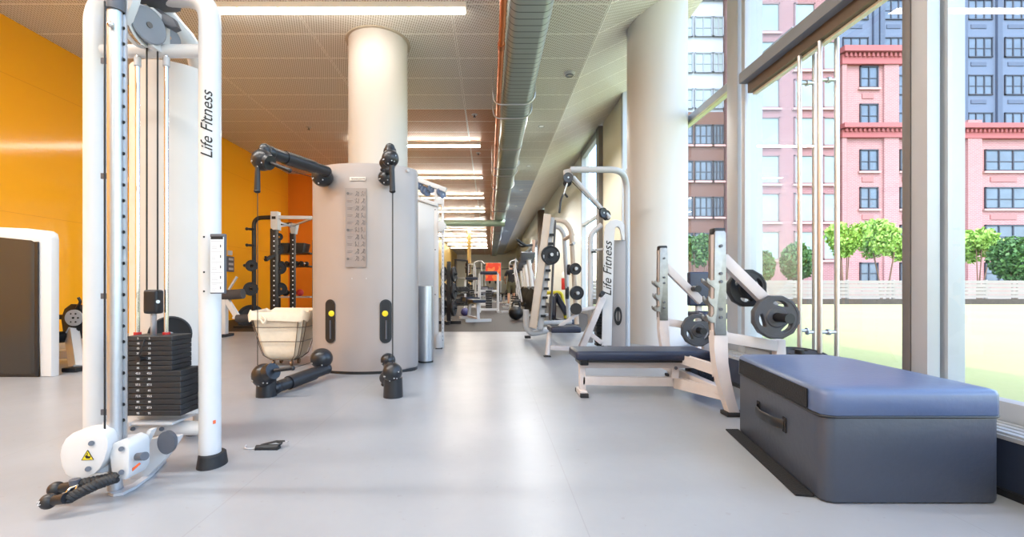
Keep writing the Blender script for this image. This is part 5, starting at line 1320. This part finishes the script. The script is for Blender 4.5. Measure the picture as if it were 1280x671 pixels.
pp = thing('copper_pipe', 'orange copper coloured pipe running along the left side of the duct', 'pipe', (.135, 18, zb_ + .04))
b = MB(); b.cyl((.135, -2, zb_ + .05), (.135, 40, zb_ + .05), .036, seg=18); b.build('pipe', mat('copper', (206, 120, 70), .35, .6, var=.15), pp)
b = MB()
for k in range(11): b.cyl((.135, 1.5 + 3.6 * k, zb_ + .05), (.135, 1.6 + 3.6 * k, zb_ + .05), .043, seg=18)
b.build('couplings', mat('copper coupling', (180, 104, 60), .4, .6), pp)
ords = ['first', 'second', 'third', 'fourth', 'fifth', 'sixth', 'seventh', 'eighth', 'ninth', 'tenth', 'eleventh', 'twelfth']
for i, y in enumerate((6.65, 7.2, 10.3, 10.95, 12.5, 15.6, 16.2, 19.3, 22.5, 23.1, 26.5, 30.0)):
    st = thing('duct_strap', 'thin steel strap slung under duct and pipe, %s along from the camera' % ords[i], 'strap', (.40, y, zb_), 'duct straps')
    b = MB(); b.tube([(.05, y, zb_ + .16), (.07, y, zb_ + .02), (.14, y, zb_ - .022), (.30, y, zb_ - .022), (.56, y, zb_ - .02), (.665, y, zb_ + .06), (.68, y, zb_ + .16)], .011, 8, bend=.05); b.build('strap', STEEL, st)
    b = MB(); b.cyl((.05, y, zb_ + .14), (.05, y, ZC), .005, seg=6); b.build('hanger_rod', STEEL, st)
    b = MB(); b.cyl((.68, y, zb_ + .14), (.68, y, ZC), .005, seg=6); b.build('hanger_rod', STEEL, st)
bd = thing('branch_duct', 'short pale green round duct crossing under the ceiling from the main duct', 'air duct', (-.6, 18.2, EYE + 2.6))
b = MB(); b.cyl((-3.2, 18.2, EYE + 2.58), (.50, 18.2, EYE + 2.58), .13, seg=24); b.build('pipe', mat('pale green duct', (160, 186, 172), .4, .3), bd)
for xx in (-2.6, -.6):
    b = MB(); b.cyl((xx, 18.2, EYE + 2.7), (xx, 18.2, ZC + .004), .008, seg=6); b.build('hanger_rod', STEEL, bd)
b = MB(); b.cyl((.50, 18.2, EYE + 2.58), (.62, 18.2, EYE + 2.58), .142, seg=24); b.build('end_collar', mat('pale green duct', (160, 186, 172)), bd)
y = 3.24 * FPX / (VY - 91)
sd = thing('smoke_detector', 'round white smoke detector on the ceiling right of the duct', 'smoke detector', (PX(712, y), y, ZC))
b = MB(); b.lathe([(0, -.045), (.05, -.042), (.075, -.025), (.085, 0), (0, 0)], (PX(712, y), y, ZC), seg=30); b.build('housing', WHITE2, sd)
b = MB(); b.lathe([(.05, -.050), (.06, -.040), (.05, -.036)], (PX(712, y), y, ZC), seg=30); b.build('vent_ring', GREYPLASTIC, sd)
for px, py, lab in ((593, 143, 'small sprinkler head in the ceiling left of the duct, nearer one'), (598, 191, 'small sprinkler head in the ceiling left of the duct, farther one'), (386, 159, 'tiny dark sprinkler head in the ceiling left of the round column')):
    y = 3.24 * FPX / (VY - py)
    s = thing('sprinkler', lab, 'sprinkler', (PX(px, y), y, ZC)); x = PX(px, y)
    b = MB(); b.lathe([(0, -.012), (.05, -.010), (.06, .004), (0, .004)], (x, y, ZC), seg=20); b.build('escutcheon', WHITE2, s)
    b = MB(); b.cyl((x, y, ZC - .045), (x, y, ZC - .01), .012, seg=10); b.cyl((x, y, ZC - .05), (x, y, ZC - .045), .026, seg=12); b.build('head', GREYPLASTIC, s)
# wedge shaped soffit over the far windows keeps the step of the ceiling
b = MB(); b.box((PX(430, 9.5), 12.84, 1.5), (.012, .02, 3.0)); struct(b.build('trim_7', ALUD))

dls = ['nearest', 'second', 'third', 'fourth', 'fifth', 'farthest']
for i, y in enumerate((9.04, 12.0, 15.0, 18.0, 21.5, 26.0)):  # row of downlights added to brighten the far right wall
    x = 1.05
    t = thing('fill_downlight', 'tiny round added recessed downlight in the ceiling right of the duct, %s of the row' % dls[i], 'ceiling light', (x, y, ZC), 'added downlights right of the duct')
    b = MB(); b.lathe([(.045, -.004), (.062, -.008), (.068, .004), (.045, .004), (.045, -.004)], (x, y, ZC), seg=24); b.build('trim_ring', WHITE2, t)
    b = MB(); b.lathe([(0, -.002), (.046, -.002), (.046, .003), (0, .003)], (x, y, ZC), seg=20); b.build('lens', mat('frosted downlight lens', (226, 226, 220), .5, emit=.5), t)
    a = bpy.data.lights.new('fill_downlight_lamp', 'SPOT'); a.energy = DOWN_W; a.spot_size = R(165); a.spot_blend = .6; a.shadow_soft_size = .05; a.color = (1, .985, .95)
    o = bpy.data.objects.new('fill_downlight_lamp', a); COL.objects.link(o); o.location = (x, y, ZC - .03)
# ---------------------------------------------------------------- the hall beyond: people, benches, racks, cardio machines
def skin_mesh(nodes, edges, sub=2):
    """one continuous body surface grown round a joint skeleton: nodes {name: (pos, radius x, radius y)}"""
    names = list(nodes); me = bpy.data.meshes.new('t'); me.from_pydata([nodes[n][0] for n in names], [(names.index(a), names.index(c)) for a, c in edges], [])
    ob = bpy.data.objects.new('t', me); COL.objects.link(ob)
    sk = ob.modifiers.new('s', 'SKIN'); sk.use_smooth_shade = True
    for i, n in enumerate(names):
        v = me.skin_vertices[0].data[i]; v.radius = (nodes[n][1], nodes[n][2]); v.use_root = (i == 0)
    ss = ob.modifiers.new('u', 'SUBSURF'); ss.levels = sub; ss.render_levels = sub
    bpy.context.view_layer.update()
    m2 = bpy.data.meshes.new_from_object(ob.evaluated_get(bpy.context.evaluated_depsgraph_get()))
    bpy.data.objects.remove(ob); bpy.data.meshes.remove(me)
    b = MB(); b.bm.from_mesh(m2); bpy.data.meshes.remove(m2); return b
def person(label, x, y, rz, shirt, shorts, hair, h=1.78, long_trousers=False, stride=.12, bend=.25):
    t = thing('person', label, 'person', (0, 0, 0))
    k = h / 1.78; S = lambda *p: Vector(p) * k
    n = {}
    n['pelvis'] = (S(0, 0, .96), .135 * k, .105 * k); n['waist'] = (S(0, 0, 1.12), .125 * k, .095 * k); n['chest'] = (S(0, .01, 1.34), .165 * k, .11 * k); n['neckb'] = (S(0, .02, 1.49), .075 * k, .065 * k); n['neck'] = (S(0, .025, 1.55), .05 * k, .05 * k)
    n['jaw'] = (S(0, .045, 1.61), .058 * k, .066 * k); n['head'] = (S(0, .035, 1.68), .073 * k, .088 * k); n['crown'] = (S(0, .02, 1.745), .05 * k, .058 * k)
    e = [('pelvis', 'waist'), ('waist', 'chest'), ('chest', 'neckb'), ('neckb', 'neck'), ('neck', 'jaw'), ('jaw', 'head'), ('head', 'crown')]
    for s, nm in ((-1, 'l'), (1, 'r')):
        st = stride * s
        n['sh' + nm] = (S(.185 * s, .01, 1.44), .062 * k, .06 * k); n['el' + nm] = (S(.27 * s, -.03 + bend * .2, 1.16), .043 * k, .042 * k); n['wr' + nm] = (S(.28 * s, .06 + bend * .5, .97 + bend * .25), .028 * k, .024 * k); n['pa' + nm] = (S(.275 * s, .10 + bend * .6, .90 + bend * .27), .030 * k, .018 * k)
        e += [('chest', 'sh' + nm), ('sh' + nm, 'el' + nm), ('el' + nm, 'wr' + nm), ('wr' + nm, 'pa' + nm)]
        for j in range(5):
            off = (-.028 + .014 * j) if j < 4 else -.03
            L = (.055, .072, .078, .068, .045)[j]
            d = S(off, 0.018, -L) if j < 4 else S(-.035 * s, .035, -.03)
            base = n['pa' + nm][0]
            n['f%s%d' % (nm, j)] = (base + d * .55 , .0085 * k, .0085 * k); n['g%s%d' % (nm, j)] = (base + d + S(0, .02, 0), .007 * k, .007 * k)
            e += [('pa' + nm, 'f%s%d' % (nm, j)), ('f%s%d' % (nm, j), 'g%s%d' % (nm, j))]
        n['hip' + nm] = (S(.095 * s, 0, .88), .095 * k, .095 * k); n['kn' + nm] = (S(.10 * s, .03 + st * .5, .50), .058 * k, .06 * k); n['ca' + nm] = (S(.10 * s, -.01 + st * .7, .34), .054 * k, .058 * k); n['an' + nm] = (S(.10 * s, -.02 + st, .09), .036 * k, .04 * k); n['to' + nm] = (S(.115 * s, .14 + st, .035), .04 * k, .03 * k)
        e += [('pelvis', 'hip' + nm), ('hip' + nm, 'kn' + nm), ('kn' + nm, 'ca' + nm), ('ca' + nm, 'an' + nm), ('an' + nm, 'to' + nm)]
    M = Matrix.Translation((x, y, 0)) @ Matrix.Rotation(rz, 4, 'Z')
    b = skin_mesh(n, e); 
    nbm = b.bm.copy(); nbm.normal_update()
    # face: nose, ears, brow ridge grow out of the head surface
    for p, r, sc in (((0, .135, 1.655), .018, (.7, 1, 1.3)), ((.078, .03, 1.66), .026, (.4, .8, 1.2)), ((-.078, .03, 1.66), .026, (.4, .8, 1.2)), ((0, .112, 1.615), .022, (1.3, .6, .35))): b.ball(S(*p), r * k, sc, 10)
    zmin = min(v.co.z for v in b.bm.verts); M = M @ Matrix.Translation((0, 0, -zmin + .002))
    b.xform(M); body = b.build('body', SKIN, t, smooth=180)
    def layer(name, m, off, keep):
        c = MB(); c.bm.free(); c.bm = nbm.copy(); bm = c.bm
        bmesh.ops.delete(bm, geom=[f for f in bm.faces if not keep(f.calc_center_median() / k)], context='FACES')
        bm.normal_update()
        mv = [(v, v.normal.copy()) for v in bm.verts]
        for v, nn in mv: v.co += nn * off * k
        c.xform(M); return c.build(name, m, t, smooth=180)
    layer('t_shirt', shirt, .014, lambda p: .93 < p.z < 1.515 and (abs(p.x) < .20 or p.z > 1.24))
    layer('trousers' if long_trousers else 'shorts', shorts, .020, lambda p: (.12 if long_trousers else .52) < p.z < .98 and abs(p.x) < .215)
    layer('hair', hair, .012, lambda p: p.z > 1.60 and (p.y < .055 or p.z > 1.725))
    for nm, s in (('l', -1), ('r', 1)):
        c = MB(); p = n['to' + nm][0]; a = n['an' + nm][0]; c.ball((p * .6 + a * .4) * 1.0 + S(0, -.01, -.03), .052 * k, (.95, 2.3, .8), 14); c.xform(M); c.build('shoe', BLACK if s < 0 else BLACK, t)
    if True:
        t_loc = Vector((x, y, 0)); t.location = t_loc
        for ch in [o for o in bpy.data.objects if o.parent == t]:
            ch.data.transform(Matrix.Translation(-t_loc))
    return t
HAIRD = mat('dark brown hair', (40, 30, 26), .6)
TEE = mat('black t shirt', (26, 27, 34), .8); OLIVE = mat('olive shorts', (84, 82, 62), .8)
pa = person('person in black t-shirt and olive shorts walking away down the hall', PX(639, 18.2), 18.2, R(-8), TEE, OLIVE, HAIRD, h=1.70)
b = MB(); b.prism([(PX(641.5, 18.2) + dx, 18.03, PZ(342, 18.2) + dz) for dx, dz in ((-.05, -.03), (.02, -.015), (.06, .035), (-.02, .01))], (0, .004, 0)); b.build('shirt_mark', LABELW, pa)
person('person in dark clothes standing by the plate racks far down the hall', PX(562.5, 18.6), 18.6, R(70), TEE, TEE, HAIRD, h=1.78, long_trousers=True, stride=.03)

# a flat bench with padded seat, white frame
def flat_bench(label, x, y, rz, tilt=0.0):
    t = thing('gym_bench', label, 'bench', (0, 0, 0))
    b = MB(); b.box((0, .25, .44), (.28, .62, .07), bev=.02); b.build('seat_pad', PAD, t)
    b = MB(); b.bar((0, -.08, .45), (0, -.62, .45 + tilt), .28, .07, .02); b.build('back_pad', PAD, t)
    b = MB(); b.bar((0, .4, .40), (0, -.5, .38), .06, .06); b.bar((0, .35, .40), (0, .45, .05), .06, .06, up=(1, 0, 0)); b.bar((0, -.35, .38), (0, -.5, .05), .06, .06, up=(1, 0, 0)); b.bar((-.28, .45, .03), (.28, .45, .03), .07, .06); b.bar((-.22, -.5, .03), (.22, -.5, .03), .07, .06); b.bar((0, -.5, .06), (0, .45, .06), .05, .05)
    b.build('frame', WHITE, t)
    t.location = (x, y, 0); t.rotation_euler = (0, 0, rz); return t
flat_bench('white framed padded bench in the middle of the dark rubber floor', PX(592, 9.9), 9.9, R(195))
flat_bench('padded bench with raised back far down the hall, right of the white frame', PX(634, 19.6), 19.6, R(20), .3)
# blue ball and black ball
b = MB(); c = V(PX(581, 11.4), 11.4, .105); b.ball(c, .105, seg=24); tag(b.build('medicine_ball', mat('violet blue ball', (72, 72, 120), .4)), 'violet blue ball on the dark floor left of the padded bench', 'ball')
kb = thing('kettlebell', 'large round black kettlebell on the floor, left of the leaning rail machine', 'kettlebell', (PX(645, 10.0), 10.0, 0))
b = MB(); c = V(PX(645, 10.0), 10.0, .16); b.ball(c, .165, (1, 1, .96), 24); b.build('bell', BLACK, kb); b = MB(); b.tube([c + V(-.09, 0, .11), c + V(-.08, 0, .24), c + V(.08, 0, .24), c + V(.09, 0, .11)], .02, 10, bend=.06); b.build('handle', BLACK, kb)
# tall white frame machine with pads
def frame_station(label, x, y, w, h, cat='weight machine'):
    t = thing('frame_station', label, cat, (0, 0, 0))
    for sx in (-1, 1):
        b = MB(); b.bar((sx * w / 2, -.4, .03), (sx * w / 2, .4, .03), .07, .06); b.bar((sx * w / 2, 0, 0), (sx * w / 2, 0, h), .07, .07, .008, up=(1, 0, 0)); b.build('upright', WHITE, t)
    b = MB(); b.bar((-w / 2, 0, h), (w / 2, 0, h), .07, .07); b.bar((-w / 2, 0, h * .55), (w / 2, 0, h * .55), .06, .06); b.build('cross_frame', WHITE, t)
    b = MB(); b.bar((-w / 2, -.35, .09), (w / 2, -.35, .09), .07, .06); b.build('front_rail', WHITE, t)
    b = MB(); b.box((0, -.14, h + .02), (w * .9, .3, .09), bev=.025); b.build('top_pad', PAD, t)
    b = MB()
    for k in range(8): b.box((0, .03, .12 + .07 * k), (w * .34, .14, .06), bev=.003, seg=1)
    b.build('weight_stack', IRON, t)
    t.location = (x, y, 0); return t
frame_station('white frame station with a dark top pad in the middle of the far hall', PX(611, 13.2), 13.2, .54, .98 + .15)
frame_station('white frame station behind the padded bench, below the brown sign', PX(590, 15.0), 15.0, .45, 1.0)
# cable towers
def slim_tower(label, x, y, h, rz=0):
    t = thing('cable_tower', label, 'cable machine', (0, 0, 0))
    b = MB(); b.tube([(-.25, 0, 0), (-.22, 0, h - .1), (.1, 0, h), (.28, 0, h - .18)], .035, 10, bend=.12); b.build('arched_frame', WHITE2, t)
    b = MB(); b.tube([(.2, .1, 0), (.12, .05, h - .1)], .03, 10); b.build('rear_post', WHITE2, t)
    b = MB()
    for k in range(9): b.box((0, .03, .2 + .075 * k), (.2, .12, .066), bev=.003, seg=1)
    b.build('weight_stack', IRON, t)
    b = MB(); b.cyl((.28, -.02, h - .2), (.28, .02, h - .2), .06, seg=16); b.build('pulley', IRON, t)
    b = MB(); b.bar((-.3, -.3, .03), (-.3, .3, .03), .08, .06); b.bar((.22, -.2, .03), (.22, .3, .03), .08, .06); b.build('base', WHITE2, t)
    t.location = (x, y, 0); t.rotation_euler = (0, 0, rz); return t
slim_tower('slim white cable tower far down the hall, left of the orange poster', PX(598, 20), 20.5, 1.95)
slim_tower('slim white cable tower far down the hall, just left of the white frame station', PX(589, 22.5), 22.5, 1.9, R(160))
slim_tower('slim white cable tower behind the walking person, before the pale blue window', PX(643, 22), 22.5, 2.1, R(20))
# orange poster board and small brown sign
po = thing('poster_board', 'bright orange and red poster board standing at the end of the hall', 'poster', (PX(616, 24), 24, 0))
x0, x1, z0, z1 = PX(607, 24), PX(626, 24), PZ(351, 24), PZ(328.5, 24)
def m_poster():
    m, nt, N, L, b = nodes_of('orange poster print'); pos, xyz = pos_xyz(nt)
    nz = N.new('ShaderNodeTexNoise'); nz.inputs['Scale'].default_value = 3.2; nz.inputs['Detail'].default_value = 2; L.new(pos, nz.inputs['Vector'])
    c = mix_rgb(nt, math_node(nt, 'GREATER_THAN', nz.outputs['Fac'], .52), lin((232, 66, 36)), lin((246, 130, 62)))
    L.new(c, b.inputs['Base Color']); b.inputs['Roughness'].default_value = .4; return m
b = MB(); b.box(((x0 + x1) / 2, 24, (z0 + z1) / 2), (x1 - x0, .03, z1 - z0)); b.build('print', m_poster(), po)
b = MB(); b.box(((x0 + x1) / 2, 24.01, z1), (x1 - x0 + .06, .04, .04)); b.box((x0, 24.02, z1 / 2), (.04, .04, z1)); b.box((x1, 24.02, z1 / 2), (.04, .04, z1)); b.build('frame', WHITE2, po)
sg = thing('column', 'small round pale column far down the hall with a brown sign on it', 'column', (PX(586, 25), 25, 0)); sg['kind'] = 'structure'; sg.name = 'column_3'
b = MB(); b.cyl((PX(586.5, 25), 25, 0), (PX(586.5, 25), 25, ZC), .11, seg=28); b.build('shaft', mat('ochre column', (214, 178, 110), .5), sg)
sn = thing('sign', 'small dark brown framed sign on the thin far column', 'sign', (PX(585, 24.8), 24.8, PZ(335, 24.8)))
b = MB(); b.box(P(585, 335, 24.8), (.30, .03, .56)); b.box(P(586, 335, 24.86), (.08, .12, .08)); b.build('board', mat('brown sign board', (66, 40, 32), .5), sn)
b = MB()
for k in range(4): b.box(P(585, 331 + 2.6 * k, 24.78), (.18, .006, .035))
b.build('sign_lines', LABELW, sn)
# dumbbell rack with two tiers
dr = thing('dumbbell_rack', 'two tier dumbbell rack on the rubber floor, left of the padded bench', 'dumbbell rack', (PX(575, 11.5), 12.5, 0))
Yr = 12.0
b = MB()
for x in (565, 586): b.bar(P(x, 392, Yr) * 1.0, P(x, 354, Yr), .06, .06, up=(1, 0, 0)); b.box((PX(x, Yr), Yr + .1, .03), (.07, .6, .06))
b.build('rack_frame', RB, dr)
for y in (366, 381):
    b = MB(); b.box(P(575.5, y, Yr) + V(0, .1, 0), (.50, .42, .03)); b.build('tier', RB, dr)
for j, y in enumerate((366, 381)):
    for i in range(5): dumbbell(['black dumbbell on the upper tier of the two tier rack', 'black dumbbell on the lower tier of the two tier rack'][j], P(567.5 + 4.0 * i, y, Yr) + V(0, .1, .095), .32, .072, R(85), grp=['dumbbells on the upper tier', 'dumbbells on the lower tier'][j])
# plate tree near the white cable tower
ptree = thing('plate_tree', 'black plate tree beside the tall white cable tower', 'plate rack', (PX(560, 9.0), 9.0, 0))
b = MB(); x_ = PX(561, 9.0); b.bar((x_, 9.0, 0), (x_, 9.0, 1.25), .08, .08, .006, up=(1, 0, 0)); b.bar((x_ - .25, 9.0, .03), (x_ + .25, 9.0, .03), .08, .06); b.bar((x_, 8.7, .03), (x_, 9.3, .03), .08, .06)
for z in (.32, .66, 1.0): b.cyl((x_ - .17, 9, z), (x_ + .17, 9, z), .025, seg=12)
b.build('tree_frame', RB, ptree)
for z, lab in ((.32, 'lowest'), (.66, 'middle'), (1.0, 'highest')):
    for s, dn in ((-1, 'left'), (1, 'right')):
        simple_plate('black plate on the plate tree, %s peg, %s side' % (lab, dn), V(x_ + s * .10, 9.0, z), .15 if z > .9 else .165, axis=(1, -.2, 0), w=.05)
# cardio machines on the right
def elliptical(label, x, y, rz, sc=1.0):
    t = thing('elliptical_trainer', label, 'cardio machine', (0, 0, 0))
    b = MB(); b.bar((0, -.8, .06), (0, .7, .06), .12, .1, .02); b.bar((-.3, -.8, .03), (.3, -.8, .03), .08, .06); b.bar((-.3, .7, .03), (.3, .7, .03), .08, .06); b.build('base', WHITE2, t)
    b = MB(); b.prism([(-.13, .2, .1), (-.13, .9, .1), (-.13, .85, .6), (-.13, .55, .75), (-.13, .3, .5)], (.26, 0, 0), bev=.05); b.build('drive_housing', BLACK, t)
    b = MB(); b.bar((0, .45, .6), (0, .25, 1.45), .12, .09, .02, up=(1, 0, 0)); b.build('mast', WHITE, t)
    b = MB(); b.box((0, .17, 1.52), (.42, .09, .30), Matrix.Rotation(R(-25), 3, 'X'), bev=.03); b.box((0, .11, 1.53), (.32, .02, .2), Matrix.Rotation(R(-25), 3, 'X')); b.build('console', GREYPLASTIC, t)
    for s in (-1, 1):
        b = MB(); b.tube([(s * .26, .35, .35), (s * .26, .15, .9), (s * .24, -.05, 1.25), (s * .2, -.1, 1.5)], .022, 10, bend=.1); b.build('moving_arm', WHITE2, t)
        b = MB(); b.box((s * .15, -.25 + s * .1, .30 + s * .06), (.15, .36, .05), bev=.015); b.bar((s * .15, -.2, .26), (s * .2, .4, .3), .05, .05); b.build('pedal', BLACK, t)
    t.location = (x, y, 0); t.rotation_euler = (0, 0, rz); t.scale = (sc,) * 3; return t
elliptical('white and black elliptical trainer nearest to the leaning rail machine', PX(655, 12.0), 12.0, R(205))
elliptical('white and black elliptical trainer second in the row beyond the leaning rail machine', PX(652, 14.5), 14.6, R(205))
elliptical('elliptical trainer third in the row, behind the walking person', PX(651, 17.0), 17.2, R(205))
elliptical('elliptical trainer farthest in the row, by the pale blue window', PX(648, 20.5), 20.6, R(205))
# tan post with a black double handle
hp_ = thing('handle_post', 'tan post with a black double handle, beside the pale blue window', 'training post', (PX(667, 12.5), 12.5, 0))
b = MB(); b.bar((PX(667, 12.5), 12.5, 0), (PX(667, 12.5), 12.5, PZ(300, 12.5)), .10, .08, .01, up=(1, 0, 0)); b.box((PX(667, 12.5), 12.5, .03), (.5, .5, .06), bev=.01); b.build('post', mat('tan post', (170, 140, 122), .5), hp_)
b = MB(); b.tube([P(666, 306, 12.5), P(658, 307, 12.3), P(652, 304, 12.2), P(646, 299, 12.1)], .035, 10, bend=.05); b.tube([P(658, 307, 12.3), P(652, 308, 12.4), P(648, 304, 12.5)], .03, 10, bend=.05); b.build('double_handle', BLACK, hp_)
# dark boxes and stools further down to fill the floor as in the photograph
def upright_rack(label, x, y, rz=0.0):
    t = thing('half_rack', label, 'power rack', (0, 0, 0))
    b = MB()
    for s in (-1, 1): b.bar((s * .5, 0, 0), (s * .5, 0, 2.0), .07, .07, .006, up=(1, 0, 0)); b.bar((s * .5, -.4, .04), (s * .5, .5, .04), .08, .07)
    b.bar((-.5, 0, 1.98), (.5, 0, 1.98), .07, .07); b.bar((-.5, .45, .04), (.5, .45, .04), .07, .07); b.build('frame', RB, t)
    b = MB(); b.cyl((-.95, -.06, 1.15), (.95, -.06, 1.15), .016, seg=10); b.build('bar', STEEL, t)
    for s in (-1, 1):
        b = MB(); b.cyl((s * .72, -.06, 1.15), (s * .80, -.06, 1.15), .2, seg=24); b.build('plate', IRON, t)
    t.location = (x, y, 0); t.rotation_euler = (0, 0, rz); return t
upright_rack('black half rack with a loaded bar beyond the two tier dumbbell rack', PX(575, 20), 21.0, R(60))
upright_rack('black half rack with a loaded bar far down at the hall end, left side', PX(598, 30), 30.0, R(10))
upright_rack('black half rack with a loaded bar far down at the hall end, right side', PX(634, 30), 31.0, R(-10))
flat_bench('padded bench at the foot of the orange poster board', PX(613, 21.5), 21.8, R(180), .2)
flat_bench('padded bench far along the hall, left of the orange poster board', PX(603, 18.5), 18.0, R(170), .25)
